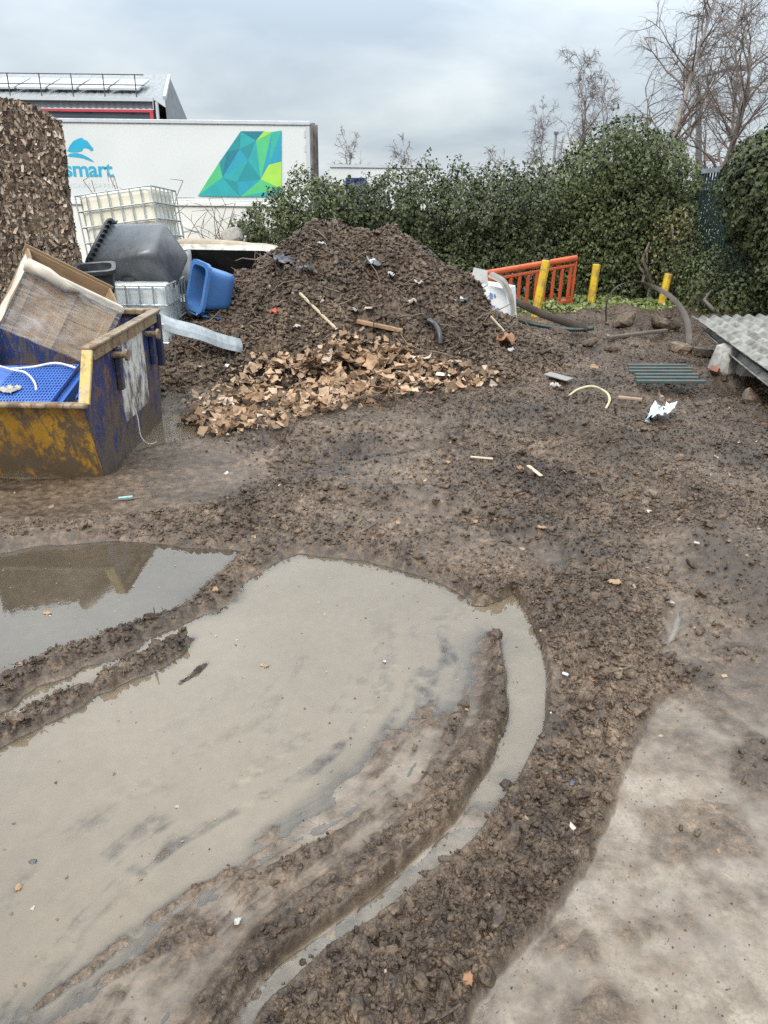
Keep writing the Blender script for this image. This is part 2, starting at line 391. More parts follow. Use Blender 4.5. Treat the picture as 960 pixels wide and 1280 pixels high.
rg = np.random.default_rng(77)
TRACK3 = G((250, 590), (330, 562), (430, 545), (580, 536), (720, 556), (820, 605), (890, 690))
def yard(X, Y, fine=True):
    """height of the muddy ground and how rough, silty, wet and dark it is"""
    wx = X + 0.045 * fbm(X * 3.1, Y * 3.1, 4, 1); wy = Y + 0.045 * fbm(X * 3.1 + 40, Y * 3.1, 4, 5)
    h = 0.045 + 0.022 * fbm(X * 0.7, Y * 0.7, 3, 11) + 0.016 * fbm(X * 3, Y * 3, 3, 12)
    ro = np.clip(0.86 + 0.7 * fbm(X * 0.9, Y * 1.3, 3, 13), 0.5, 1.15)
    si = 0.2 * smooth(0.8, 0.5, ro); we = np.full_like(X, 0.35); dk = np.zeros_like(X)
    def lerp(a, b, t): return a + (b - a) * t
    # flat crust beside the skip
    t = smooth(-0.25, 0.25, sd(wx, wy, FLAT_P)); h = lerp(h, 0.026 + 0.01 * fbm(X * 2, Y * 2, 3, 14), t); ro = lerp(ro, 0.22, t); si = lerp(si, 0.30, t)
    # tyre tracks and berms in the open mud
    for P_, dep, wid in ((TRACK1, 0.05, 0.16), (TRACK2, 0.05, 0.13), (TRACK3, 0.04, 0.14)):
        d, al, L = pl(wx, wy, P_)
        e = smooth(0, 0.6, al) * smooth(0, 0.6, L - al)
        h = h - dep * np.exp(-(d / wid) ** 2) * e + 0.6 * dep * (np.exp(-((d - 2 * wid) / wid) ** 2) + np.exp(-((d + 2 * wid) / wid) ** 2)) * e
    d, al, L = pl(wx, wy, BERM)
    k = np.exp(-(d / 0.22) ** 2) * (0.65 + 0.5 * fbm(X * 1.7, Y * 1.7, 2, 15)); h = h + 0.17 * k; ro = np.maximum(ro, k * 1.1); dk = np.maximum(dk, 0.5 * np.exp(-((d - 0.15) / 0.28) ** 2))
    d, al, L = pl(wx, wy, LEFT_B)
    k = np.exp(-(d / 0.11) ** 2); h = h + 0.035 * k * (0.6 + 0.6 * fbm(X * 3, Y * 3, 2, 16)); ro = np.maximum(ro, 0.8 * k)
    # dark hummocks under the rubble on the right
    t = smooth(-0.3, 0.4, sd(wx, wy, FAR_P)); h = h + t * (0.02 + 0.22 * np.maximum(0, fbm(X * 1.4, Y * 1.4, 4, 17))); ro = lerp(ro, 0.9, t); dk = np.maximum(dk, 0.45 * t)
    far = smooth(11.5, 15, Y); h = h + 0.10 * far * (0.5 + fbm(X * 0.8, Y * 0.8, 3, 27))
    # wet flat on the right of the ridge
    t = smooth(-0.11, 0.0, sd(wx, wy, RIGHT_P))
    isl = smooth(0.12, 0.5, fbm(X * 3.1, Y * 3.1, 4, 19)); upr = smooth(2.6, 3.3, Y + 0.4 * fbm(X * 2, Y * 2, 3, 8))
    h = lerp(h, 0.0060 + 0.0030 * fbm(X * 2.2, Y * 2.2, 4, 18) + 0.005 * isl + 0.006 * upr + 0.0018 * fbm(X * 15, Y * 15, 3, 7), t); ro = lerp(ro, 0.03 + 0.30 * isl + 0.22 * upr, t); si = lerp(si, (1.15 + 0.35 * fbm(X * 1.3, Y * 1.3, 3, 28)) * (1 - 0.7 * isl) * (1 - 0.5 * upr), t); we = lerp(we, 1, t)
    t = smooth(-0.02, 0.06, sd(wx, wy, RPOOL_P)); h = lerp(h, -0.02, t); ro = lerp(ro, 0.02, t)
    # puddles
    t = smooth(-0.05, 0.10, sd(wx, wy, LEFT_P)); h = lerp(h, -0.045, t); ro = lerp(ro, 0.03, t); si = lerp(si, 0.15, t); we = np.maximum(we, t)
    t = smooth(-0.05, 0.10, sd(wx, wy, SKIP_P)); h = lerp(h, -0.02, t); ro = lerp(ro, 0.03, t); si = lerp(si, 0.3, t); we = np.maximum(we, t)
    q, al, L = pl(wx, wy, SHAL_L); q = -q
    dB, aB, LB = pl(wx, wy, RIDGE_B); dB = -dB      # positive on the rut's side
    dBe, aBe, _ = pl(X, Y, RIDGE_B); dBe = -dBe
    shal = 0.55 * smooth(-1.1, 0.0, q) + 0.45 * smooth(-0.12, 0.22, q)
    streak = fbm(dBe * 14, aBe * 1.1, 4, 20) + 0.5 * fbm(X * 9, Y * 9, 3, 21)
    floor = lerp(-0.038, 0.003, shal) + shal * 0.008 * streak
    dM = sd(wx, wy, MAIN_P); t = smooth(-0.04, 0.06, dM); floor = np.maximum(floor, -0.004 - 0.036 * smooth(0.0, 0.4, dM)); 
    h = lerp(h, floor, t); ro = lerp(ro, 0.03 + shal * 0.5 * smooth(0.0, 0.5, streak), t); si = lerp(si, 0.12 + 0.62 * shal * (1 - 0.8 * smooth(0.0, 0.5, streak)), t); we = np.maximum(we, t)
    # rut of standing water between the two ridges
    t = smooth(-0.012, 0.022, sd(X + 0.4 * (wx - X), Y + 0.4 * (wy - Y), CHAN_P)); up = smooth(2.2, 3.1, Y)
    h = lerp(h, lerp(-0.0035, -0.024, up) + 0.013 * fbm(X * 7, Y * 7, 3, 22) * (1 - 0.5 * up), t); ro = lerp(ro, 0.05, t); si = lerp(si, lerp(1.0, 0.4, up), t); we = np.maximum(we, t)
    # ridges squeezed up by tyres
    pr = np.where(dB > 0, np.exp(-(dB / 0.03) ** 2), np.exp(-(np.abs(dB) / 0.12) ** 1.3)) * smooth(0, 0.25, aB)
    h = np.maximum(h, -0.012 + 0.052 * pr * (0.55 + 0.45 * smooth(0.2, 1.0, aB)) * (0.8 + 0.25 * fbm(X * 6, Y * 6, 3, 23) + 0.3 * fbm(dBe * 26, aBe * 1.3, 3, 25))); ro = np.maximum(ro, 0.7 * (0.75 + 0.6 * fbm(X * 3, Y * 3, 2, 26)) * np.exp(-(np.minimum(dB, 0) / 0.08) ** 2) * (np.abs(dB) < 0.3) * np.where(dB > 0, np.exp(-(dB / 0.05) ** 2), 1) * smooth(0, 0.25, aB)); si = si * (1 - 0.8 * pr)
    for P_, amp, wid, sdn in ((RIDGE_A, 0.075, 0.085, 30), (RIDGE_A2, 0.055, 0.06, 34), (RIDGE_A3, 0.022, 0.026, 38), (RIDGE_S1, 0.013, 0.030, 42), (RIDGE_S2, 0.018, 0.034, 46)):
        d, al, L = pl(wx, wy, P_)
        brk = fbm(al * 2.6 + sdn, al * 0 + sdn, 3, sdn)
        gaps = smooth(-0.55, -0.15, brk) if sdn < 36 else smooth(-0.35, 0.2, brk)
        w_ = wid * (1 + 0.55 * fbm(X * 4.5, Y * 4.5, 3, sdn + 2)) * (0.35 + 0.65 * smooth(0, 0.5, al) * smooth(0, 0.35, L - al))
        k = np.exp(-(np.abs(d) / w_) ** 2.0) * gaps * smooth(0, 0.15, L - al)
        h = np.maximum(h, -0.012 + (amp + 0.012) * k * (0.85 + 0.3 * fbm(X * 8, Y * 8, 2, sdn + 1)))
        ro = np.maximum(ro, (0.95 if sdn < 36 else 0.5) * smooth(0.15, 0.6, k)); si = si * (1 - smooth(0.2, 0.6, k))
    # the broad ridge of churned mud
    dC = sd(wx, wy, BAND_P); t = smooth(-0.015, 0.045, dC)
    h = lerp(h, 0.045 + 0.075 * smooth(0, 0.35, dC) + 0.03 * fbm(X * 2.5, Y * 2.5, 3, 24), t); ro = lerp(ro, 1.0, t); si = si * (1 - t); we = lerp(we, 0.5, t)
    if fine:
        ro = np.clip(ro, 0, 1.15)
        bg_ = 0.5 + 0.5 * fbm(X * 1.9, Y * 1.9, 3, 60)
        e = 0.026 * smooth(0.45, 0.8, bg_) * clod(X, Y, 0.21, 58) + 0.026 * (0.3 + 0.9 * bg_) * clod(X, Y, 0.11, 61) + 0.027 * (0.5 + 0.7 * bg_) * clod(X, Y, 0.055, 64) + 0.015 * clod(X, Y, 0.028, 67) + 0.006 * crumb(X, Y, 0.02, 70) + 0.0015 * rg.random(X.shape)
        h = h + ro * (e - 0.020) + 0.004 * fbm(X * 24, Y * 24, 3, 70) * np.clip(ro + 0.12, 0, 1)
    si = si * (1 - 0.6 * smooth(0.002, 0.016, h))
    return h, ro, si, we, dk

HEAP_X = np.array([-3.9, -3.3, -2.75, -2.3, -1.85, -1.55, -1.28, -1.0, -0.65, -0.35, -0.2, 0.05, 0.4, 0.72, 1.15, 1.6, 2.0, 2.6, 3.1])
HEAP_Z = np.array([0.15, 0.35, 0.66, 0.88, 1.06, 1.26, 1.56, 1.77, 1.76, 1.56, 1.50, 1.64, 1.48, 1.27, 0.90, 0.60, 0.42, 0.24, 0.0])
def heap(X, Y, fine=True):
    zr = np.interp(X, HEAP_X, HEAP_Z)
    yc = 11.1 - 0.25 * np.abs(X + 0.4) * 0.3; yf = np.interp(X, [-4, -2.5, -1.5, 0, 1.5, 3], [9.2, 8.3, 8.75, 8.95, 9.0, 9.6])
    s = np.where(Y < yc, (yc - Y) / (yc - yf), (Y - yc) / 2.6)
    h = zr * np.clip(1 - np.abs(s) ** 1.4, -0.6, 1)
    am = np.clip(zr * 1.2, 0, 1)
    h = h + am * (0.17 * fbm(X * 1.1, Y * 1.1, 3, 80) + 0.11 * fbm(X * 3.2, Y * 3.2, 3, 81)) - 0.05
    if fine:
        sx = X + 0.3 * h
        h = h + am * (0.15 * clod(sx, Y, 0.27, 82) + 0.06 * crumb(sx, Y, 0.13, 85) + 0.04 * crumb(sx, Y, 0.065, 88) + 0.012 * rg.random(X.shape)) - 0.09 * am
    return h
def surf(x, y):
    X, Y = np.array([float(x)]), np.array([float(y)])
    return max(float(yard(X, Y, False)[0][0]), float(heap(X, Y, False)[0]))
def mud_level(X, Y):
    """height of the finished mud, ground or heap, looked up in their meshes"""
    i = np.clip(np.searchsorted(rows, Y), 0, len(rows) - 1)
    j = np.clip(np.searchsorted(us, X / np.maximum(Y * math.cos(PITCH) + CAM_H * math.sin(PITCH), 2.0)), 0, len(us) - 1)
    g = Hh[i, j]
    a = np.clip(np.searchsorted(hx, X), 0, len(hx) - 1); b = np.clip(np.searchsorted(hy, Y), 0, len(hy) - 1)
    return np.where((X > hx[0]) & (X < hx[-1]) & (Y > hy[0]) & (Y < hy[-1]), np.maximum(g, HZ[b, a]), g)
def hit(px, py, lift=0.0):
    """where the sight line through a photo pixel meets the mud"""
    d = CAM_R @ np.array([(px - 480) / F_PX, -(py - 640) / F_PX, -1.0]); d = d / d[1]
    ys = np.linspace(1.0, 17.5, 1600); X = d[0] * ys; Z = CAM_H + d[2] * ys
    s = mud_level(X, ys)
    k = np.argmax(Z < s) if (Z < s).any() else len(ys) - 1
    return V(X[k], ys[k], s[k] + lift)

def grid_mesh(name, X, Y, Z, mat, attrs, keep=None):
    r, c = X.shape
    idx = np.arange(r * c).reshape(r, c)
    f = np.stack([idx[:-1, :-1], idx[:-1, 1:], idx[1:, 1:], idx[1:, :-1]], -1).reshape(-1, 4)
    v = np.stack([X, Y, Z], -1).reshape(-1, 3)
    at_ = {k: a.reshape(-1) for k, a in attrs.items()}
    if keep is not None:
        kf = keep.reshape(-1)[f].any(1); f = f[kf]
        u, inv = np.unique(f, return_inverse=True); f = inv.reshape(-1, 4); v = v[u]; at_ = {k: a[u] for k, a in at_.items()}
    o = mesh(name, v, f, mat, None, True)
    for k, a in at_.items():
        A = o.data.attributes.new(k, 'FLOAT', 'POINT'); A.data.foreach_set('value', np.ascontiguousarray(a, np.float32))
    return o

# rows lie closer together near the viewer, where the mud is seen from above
ypx = np.concatenate([np.arange(1345, 560, -1.55), np.arange(560, 384, -1.1)])
rows = np.array([at(480, y, z=0)[1] for y in ypx])
rows = np.concatenate([[-60, -15, -5, -1.5, 0, 0.7, 1.1], rows[rows > 1.15], [18, 20, 24, 30, 45, 80, 200, 800]])
us = np.linspace(-0.60, 0.60, 740)
us = np.concatenate([[-40, -12, -5, -2.6, -1.5, -1.0, -0.8, -0.68], us, [0.68, 0.8, 1.0, 1.5, 2.6, 5, 12, 40]])
YY = np.repeat(rows[:, None], len(us), 1)
XX = us[None, :] * np.maximum(YY * math.cos(PITCH) + CAM_H * math.sin(PITCH), 2.0)
Hh, RO, SI, WE, DK = yard(XX, YY)
fade = smooth(17.5, 19, YY) + smooth(0.75, 1.0, np.abs(us))[None, :]
Hh = np.where(fade > 0.5, 0.03, Hh)
ground = tag(grid_mesh('ground', XX, YY, Hh, MUD, {'silt': SI, 'wet': WE, 'dark': DK}), 'churned wet brown mud of the yard', kind='structure')

# standing water: one sheet per puddle, at one level
sub = (slice(None, None, 2), slice(None, None, 2))
Xs, Ys, Hs = XX[sub], YY[sub], Hh[sub]
own = np.stack([sd(Xs, Ys, LEFT_P), np.maximum(sd(Xs, Ys, MAIN_P), sd(Xs, Ys, CHAN_P)), sd(Xs, Ys, RIGHT_P), sd(Xs, Ys, SKIP_P)])
who = own.argmax(0); near = own.max(0) > -0.16
infan = (np.abs(us[::2]) < 0.75)[None, :] & (Ys > 0.8) & (Ys < 17)
pad = np.zeros_like(Hs, bool)
low = Hs < 0.004
for dy in (-1, 0, 1):
    for dx in (-1, 0, 1): pad |= np.roll(np.roll(low, dy, 0), dx, 1)
for k, lab in enumerate(('brown puddle at the left in front of the skip', 'large milky puddle in the foreground', 'thin film of water on the silt at the right', 'small puddle beside the blue skip')):
    kp = pad & near & infan & (who == k)
    if kp.any():
        tag(grid_mesh('puddle', Xs, Ys, np.zeros_like(Xs), BROWN_WATER if k == 0 else WATER, {'depth': -Hs}, kp), lab, kind='structure')

hx = np.arange(-4.0, 3.2, 0.016); hy = np.concatenate([np.arange(8.0, 11.6, 0.015), np.arange(11.6, 14, 0.06)])
HX, HY = np.meshgrid(hx, hy)
HZ = heap(HX, HY)
mud_heap = grid_mesh('mud_heap', HX, HY, HZ, MUD, {'dark': 0.25 * smooth(0.2, 0.6, fbm(HX * 0.9, HY * 0.9, 3, 95))}, HZ > -0.06)
tag(mud_heap, 'tall heap of shredded brown mud and compost behind the cardboard scraps', 'heap')

# loose crumbs lying on the mud
rng = np.random.default_rng(5)
def ico(sub_):
    import bmesh
    bm = bmesh.new(); bmesh.ops.create_icosphere(bm, subdivisions=sub_, radius=1)
    v = np.array([q.co[:] for q in bm.verts]); f = [[q.index for q in p.verts] for p in bm.faces]; bm.free(); return v, np.array(f)
ICO_V, ICO_F = ico(2)
clod_col = bpy.data.collections.new('mud_crumb_shapes')
for k in range(9):
    v = ICO_V.copy()
    v = v * (1 + 0.5 * fbm(v[:, 0] * 1.5 + k * 9, v[:, 1] * 1.5 + v[:, 2] * 1.9, 4, 100 + k))[:, None]
    v = v + 0.22 * np.stack([vn(v[:, 1] * 3 + j, v[:, 2] * 3 + v[:, 0] * 2.2 + k, 200 + j) for j in range(3)], 1)
    v *= V(1, 0.6 + 0.07 * k % 0.4, 0.45 + 0.05 * (k % 4))
    if k >= 8: v = v * V(2.4, 0.35, 0.16); v[:, 2] += 0.16 * v[:, 0] ** 2 * 0.35
    o = mesh('mud_crumb', v, ICO_F, MUD, None, False); COL.objects.unlink(o); clod_col.objects.link(o)
def scatter(name, pts, scl, rot, coll, label):
    o = mesh(name, np.asarray(pts, float), np.zeros((0, 4), int))
    for nm, ty, dat in (('sc', 'FLOAT', scl), ('ro', 'FLOAT_VECTOR', rot)):
        A = o.data.attributes.new(nm, ty, 'POINT'); A.data.foreach_set('value' if ty == 'FLOAT' else 'vector', np.ascontiguousarray(dat, np.float32).ravel())
    ng = bpy.data.node_groups.new(name, 'GeometryNodeTree')
    ng.interface.new_socket('Geometry', in_out='INPUT', socket_type='NodeSocketGeometry')
    ng.interface.new_socket('Geometry', in_out='OUTPUT', socket_type='NodeSocketGeometry')
    N, L = ng.nodes, ng.links
    gi, go, ip, ci = N.new('NodeGroupInput'), N.new('NodeGroupOutput'), N.new('GeometryNodeInstanceOnPoints'), N.new('GeometryNodeCollectionInfo')
    ci.inputs['Collection'].default_value = coll; ci.inputs['Separate Children'].default_value = True; ci.inputs['Reset Children'].default_value = True
    ip.inputs['Pick Instance'].default_value = True
    a1 = N.new('GeometryNodeInputNamedAttribute'); a1.data_type = 'FLOAT'; a1.inputs['Name'].default_value = 'sc'
    a2 = N.new('GeometryNodeInputNamedAttribute'); a2.data_type = 'FLOAT_VECTOR'; a2.inputs['Name'].default_value = 'ro'
    L.new(gi.outputs[0], ip.inputs['Points']); L.new(ci.outputs[0], ip.inputs['Instance'])
    L.new(a1.outputs['Attribute'], ip.inputs['Scale']); L.new(a2.outputs['Attribute'], ip.inputs['Rotation'])
    L.new(ip.outputs[0], go.inputs[0])
    md = o.modifiers.new('scatter', 'NODES'); md.node_group = ng
    return tag(o, label, kind='stuff')
def pick(X, Y, Z, w, n, smin, smax, sink=0.25, spread=0.01):
    w = np.clip(w, 0, None).ravel(); i = rng.choice(w.size, n, p=w / w.sum())
    s = smin * (smax / smin) ** (rng.random(n) ** 1.5)
    p = np.stack([X.ravel()[i] + rng.normal(0, spread, n), Y.ravel()[i] + rng.normal(0, spread, n), Z.ravel()[i] + s * (0.25 - sink)], 1)
    r = np.stack([rng.normal(0, 0.5, n), rng.normal(0, 0.5, n), rng.random(n) * 6.283], 1)
    return p, s, r
inf = (np.abs(us) < 0.62)[None, :] & (YY > 1.0) & (YY < 16.5)
cell = np.gradient(YY, axis=0) * np.gradient(XX, axis=1)
wgt = np.where(inf, cell * np.clip(RO - 0.25, 0, 1) ** 1.6 * (Hh > 0.008) / (1 + 0.05 * YY ** 2), 0)
A = [pick(XX, YY, Hh, wgt, 135000, 0.004, 0.016, -0.10), pick(XX, YY, Hh, wgt, 6000, 0.013, 0.05, 0.1), pick(XX, YY, Hh, np.where(inf & (YY < 5) & (Hh > 0.001), cell * np.clip(SI - 0.3, 0, 1), 0), 700, 0.0012, 0.005, 0.15), pick(HX, HY, HZ, np.where((HY < 11.6) & (HZ > 0.0), 1.0, 0), 45000, 0.009, 0.045, -0.1)]
scatter('mud_crumbs', np.concatenate([a[0] for a in A]), np.concatenate([a[1] for a in A]), np.concatenate([a[2] for a in A]), clod_col, 'loose crumbs and shreds of mud')

# ------------------------------------------------------------------ far setting: warehouse, trailers, wall
WHITE_T = worn('trailer_white', (0.54, 0.555, 0.54), (0.48, 0.50, 0.485), 0.42, 0, 0.5, 0.12, (0.45, 0.44, 0.40), 0.03)
def flat(name, c, rough=0.5, metal=0.0): return worn(name, c, tuple(x * 0.88 for x in c), rough, metal, 2.0, 0.08, tuple(x * 0.6 for x in c), 0.04)
GREYM = flat('grey_rail', (0.42, 0.44, 0.46)); DARKM = worn('dark_metal', (0.06, 0.062, 0.066), None, 0.5, 0.2)
TEAL = [flat('print_' + n, c, 0.4) for n, c in (('teal', (0.015, 0.22, 0.24)), ('sea', (0.02, 0.30, 0.31)), ('deep', (0.012, 0.155, 0.21)), ('green', (0.07, 0.42, 0.17)), ('lime', (0.30, 0.55, 0.07)), ('blue', (0.02, 0.26, 0.36)), ('jade', (0.03, 0.34, 0.25)))]
LOGO = flat('print_blue', (0.015, 0.30, 0.46), 0.4); PALEG = flat('print_pale_grey', (0.52, 0.56, 0.57), 0.4)
TY = 30.0
def tp(x, y): p = at(x, y, Y=TY - 0.01); return p[0], p[2]
tr = thing('white_trailer', 'white articulated lorry trailer with teal lettering and green faceted graphic behind the wall', 'trailer', (0, TY, 0))
tx0, tx1, tz0, tz1 = -16.8, tp(388, 200)[0], 1.52, 4.0
MB().box(tx0, tx1, 0, 2.5, tz0, tz1).build('body', WHITE_T, tr, bevel=0.02)
MB().box(tx0, tx1 + 0.02, -0.05, 2.5, tz1 + 0.002, tz1 + 0.13).build('roof_rail', GREYM, tr, bevel=0.02)
MB().box(tx0, tx1 - 0.02, -0.04, -0.003, tz0 - 0.22, tz0 + 0.02).build('bottom_rail', WHITE_T, tr, bevel=0.01)
fr_ = MB()
for k in range(5): fr_.box(tx1 + 0.004, tx1 + 0.09 + 0.05 * (k % 2), 0.05 + k * 0.55, 0.12 + k * 0.55, tz0 - 0.1, tz1 + 0.05 + 0.06 * (k % 2))
rear_ = fr_.box(tx1 + 0.004, tx1 + 0.05, 0.0, 2.5, tz0, tz1 - 0.02).build('rear_door', worn('old_door_frame', (0.12, 0.10, 0.09), (0.22, 0.20, 0.19), 0.6), tr)
MB().box(tx1 - 0.14, tx1 - 0.0, -0.03, -0.004, tz0 + 0.3, tz1 - 0.03).build('corner_post', GREYM, tr)
for zz in (tz1 - 0.16, tz1 - 0.62): MB().box(tx1 - 0.19, tx1 - 0.145, -0.025, -0.004, zz - 0.22, zz).build('door_hinge', GREYM, rear_)
MB().box(tx0 + 1, tx1 - 1, 0.6, 1.9, 0.9, tz0 - 0.004).build('chassis', DARKM, tr)
for k in range(3):
    w = MB(); w.tube([(tx1 - 2.2 - k * 1.3, -0.02, 0.5), (tx1 - 2.2 - k * 1.3, 0.35, 0.5)], 0.5, 20); w = w.build('wheel', DARKM, tr); MB().tube([(tx1 - 2.2 - k * 1.3, -0.05, 0.5), (tx1 - 2.2 - k * 1.3, -0.022, 0.5)], 0.2, 14).build('hub', GREYM, w)
# faceted graphic near the rear end, in photo pixels of the trailer's own side
gp = {k: tp(*v) for k, v in dict(a=(247, 245), b=(274, 203), c=(283, 190), d=(301, 164), e=(330, 164), f=(352, 163), g=(352, 202), h=(352, 236), i=(352, 246), j=(300, 246), k=(262, 233), l=(276, 205), m=(326, 224), n=(340, 165), o=(320, 176), p=(296, 228), q=(278, 222), r=(310, 200), s=(336, 206), t=(300, 186)).items()}
gr_ = MB()
for c, tri in ((3, 'aqk'), (4, 'akq'), (3, 'abq'), (0, 'bcq'), (2, 'ctq'), (0, 'cdt'), (1, 'dot'), (2, 'deo'), (4, 'eno'), (3, 'onm'), (1, 'omr'), (0, 'ort'), (5, 'trq'), (1, 'rpq'), (0, 'rmp'), (6, 'nfs'), (5, 'nsm'), (5, 'fgs'), (4, 'gsm'), (4, 'gmh'), (3, 'mhj'), (1, 'hij'), (5, 'pmj'), (0, 'pqj'), (1, 'aqj')):
    gr_.cur = c; q = [gp[z] for z in tri]
    ar = (q[1][0] - q[0][0]) * (q[2][1] - q[0][1]) - (q[1][1] - q[0][1]) * (q[2][0] - q[0][0])
    if ar < 0: q = q[::-1]
    dz = 0.006 + 0.0012 * len(gr_.f)
    gr_.add([(x, -dz, z) for x, z in q], [(0, 1, 2)])
gr_.build('faceted_graphic', None, tr, mats=TEAL)
def lettering(name, body, px, h_px, mat, parent, bold=0.0, spacing=1.0, width_px=None):
    cu = bpy.data.curves.new(name, 'FONT'); cu.body = body; cu.size = 1.0; cu.offset = bold; cu.space_character = spacing
    tmp = bpy.data.objects.new(name, cu); COL.objects.link(tmp)
    bpy.context.view_layer.update()
    me = bpy.data.meshes.new_from_object(tmp.evaluated_get(bpy.context.evaluated_depsgraph_get()))
    bpy.data.objects.remove(tmp)
    n = len(me.vertices); co = np.empty(n * 3, np.float32); me.vertices.foreach_get('co', co); co = co.reshape(-1, 3)
    x0, z0 = tp(*px); m_px = tp(px[0] + 1, px[1])[0] - x0
    w = co[:, 0].max() - co[:, 0].min()
    sx = width_px * m_px / w if width_px else h_px * m_px / 0.7
    out = np.stack([x0 + (co[:, 0] - co[:, 0].min()) * sx, np.full(n, -0.008), z0 + co[:, 1] * h_px * m_px / 0.7], 1)
    me.vertices.foreach_set('co', out.astype(np.float32).ravel()); me.materials.clear(); me.materials.append(mat); me.update()
    o = bpy.data.objects.new(name, me); COL.objects.link(o); o.parent = parent; return o
lettering('lettering', 'ysmart', (69, 220), 17.5, LOGO, tr, 0.02, 0.95, 73)
lettering('small_lettering', 'HCARE SAFER', (84, 234), 5.0, PALEG, tr, 0.0, 1.25, 60)['kind'] = 'stuff'
lg = MB()
def lp(pts, c=None):
    q = [tp(x, y) for x, y in pts]; lg.add([(x, -0.009, z) for x, z in q][::-1], [tuple(range(len(q)))])
lp([(84, 189), (87, 182), (92, 176), (98, 173), (103, 172), (104, 174), (109, 176), (112, 180), (116, 185), (116.5, 188), (113.5, 189), (112, 187), (107, 185), (104, 185.5), (102, 189), (98, 190), (90, 190.5)])
lp([(84, 195), (87, 192), (95, 191), (103, 193), (110, 196.5), (115, 200), (118, 203), (112, 201), (104, 198), (95, 196.5), (87, 196)])
lg.build('horse_head_emblem', LOGO, tr)

t2 = thing('far_trailer', 'distant white box trailer with a navy panel seen over the hedge', 'trailer', (0, 38, 0))
a0, a1 = at(412, 209, Y=38), at(512, 240, Y=38)
MB().box(a0[0], a1[0] + 1.5, 0, 2.5, 1.0, a0[2]).build('body', WHITE_T, t2, bevel=0.03)
MB().box(a0[0], a1[0] + 1.5, -0.06, 2.5, a0[2] + 0.003, a0[2] + 0.12).build('roof_rail', GREYM, t2)
b0 = at(432, 222, Y=38); MB().box(b0[0], b0[0] + 0.95, -0.03, -0.004, 1.1, b0[2]).build('navy_panel', flat('navy', (0.02, 0.035, 0.17)), t2)
MB().box(a0[0] + 0.5, a1[0] + 1, 0.5, 2, 0.0, 0.996).build('chassis', DARKM, t2)

WY = 48.0
def wp(x, y, dy=0.0): return at(x, y, Y=WY + dy)
ROOFM = worn('roof_sheet', (0.20, 0.21, 0.215), (0.155, 0.16, 0.165), 0.5, 0.1, 0.6, 0.15, (0.1, 0.1, 0.1), 0.05, stretch=(6, 1, 1))
CLAD = worn('wall_cladding', (0.16, 0.175, 0.19), None, 0.5, 0.1, 0.5, 0.1, (0.08, 0.08, 0.09), 0.05, stretch=(8, 1, 1))
NAVY = worn('dark_cladding', (0.035, 0.05, 0.068), None, 0.45, 0, 0.5, 0.05, (0.02, 0.02, 0.02), 0.05)
REDM = flat('red_trim', (0.42, 0.03, 0.045)); LITE = worn('rooflight', (0.40, 0.42, 0.43), (0.31, 0.33, 0.34), 0.4, 0, 1.0, 0.15, (0.3, 0.3, 0.3), 0.02)
wh = thing('warehouse', 'grey metal warehouse with rooflights, red trim and gable end at the far left', 'warehouse', (0, WY, 0))
xr = wp(190, 120)[0]; xl = -46.0
zr_, zg, ze = wp(100, 92, 8)[2], wp(100, 121, 0)[2], wp(100, 133, 0)[2]
def corr(mb, x0, x1, pa, pb, pitch, amp, skew=0.0):
    """ribbed sheet between the level lines pa=(y,z) and pb=(y,z)"""
    n = int((x1 - x0) / pitch * 2); vv, ff = [], []
    for i in range(n + 1):
        x = x0 + (x1 - x0) * i / n; d = amp * (i % 2)
        vv += [(x, pa[0] - d, pa[1] + d), (x + skew * i / n, pb[0] - d, pb[1] + d)]
        if i: ff.append((2 * i - 2, 2 * i, 2 * i + 1, 2 * i - 1))
    mb.add(vv, ff)
m = MB(); corr(m, xl, xr + 0.7, (0.0, zg), (8.0, zr_), 0.4, 0.03, wp(210, 96, 8)[0] - xr - 0.7); roof_ = m.build('roof', ROOFM, wh)
m = MB(); corr(m, xl, xr, (0.0, ze - 0.1), (-0.02, zg - 0.06), 0.35, 0.04); m.build('fascia', CLAD, wh)
for k in range(13):
    x = xr - 1.0 - k * 1.75
    MB().hexa([(x - 1.6, 1.0, zg + 0.44), (x, 1.0, zg + 0.44), (x, 3.4, zg + 1.12), (x - 1.6, 3.4, zg + 1.12), (x - 1.6, 1.0, zg + 0.55), (x, 1.0, zg + 0.55), (x, 3.4, zg + 1.23), (x - 1.6, 3.4, zg + 1.23)]).build('rooflight', LITE, roof_)
for k in range(14):
    x = xr - 0.9 - k * 1.75
    MB().tube([(x, 0.15, zg), (x, 0.15, zg + 1.15)], 0.035, 5).build('rail_post', DARKM, roof_)
for zz in (0.62, 1.12): MB().tube([(xl, 0.15, zg + zz), (xr - 0.4, 0.15, zg + zz)], 0.03, 5).build('guard_rail', DARKM, roof_)
MB().box(xl, xr + 0.1, -0.25, -0.05, zg - 0.2, zg - 0.02).build('gutter', GREYM, wh)
MB().box(xl, xr, 0.05, 0.3, 0, ze - 0.12).build('wall', NAVY, wh)
MB().box(xl, xr, -0.06, 0.04, ze - 0.26, ze - 0.13).build('red_band', REDM, wh)
MB().box(xr - 0.2, xr, -0.07, 0.045, 0.0, ze - 0.265).build('red_post', REDM, wh)
MB().tube([(xr + 0.25, -0.1, 0), (xr + 0.25, -0.1, zg - 0.2)], 0.09, 8).build('downpipe', GREYM, wh)
g1, g2, g3 = wp(211, 96, 8), wp(226, 152, 12), wp(200, 152, 0)
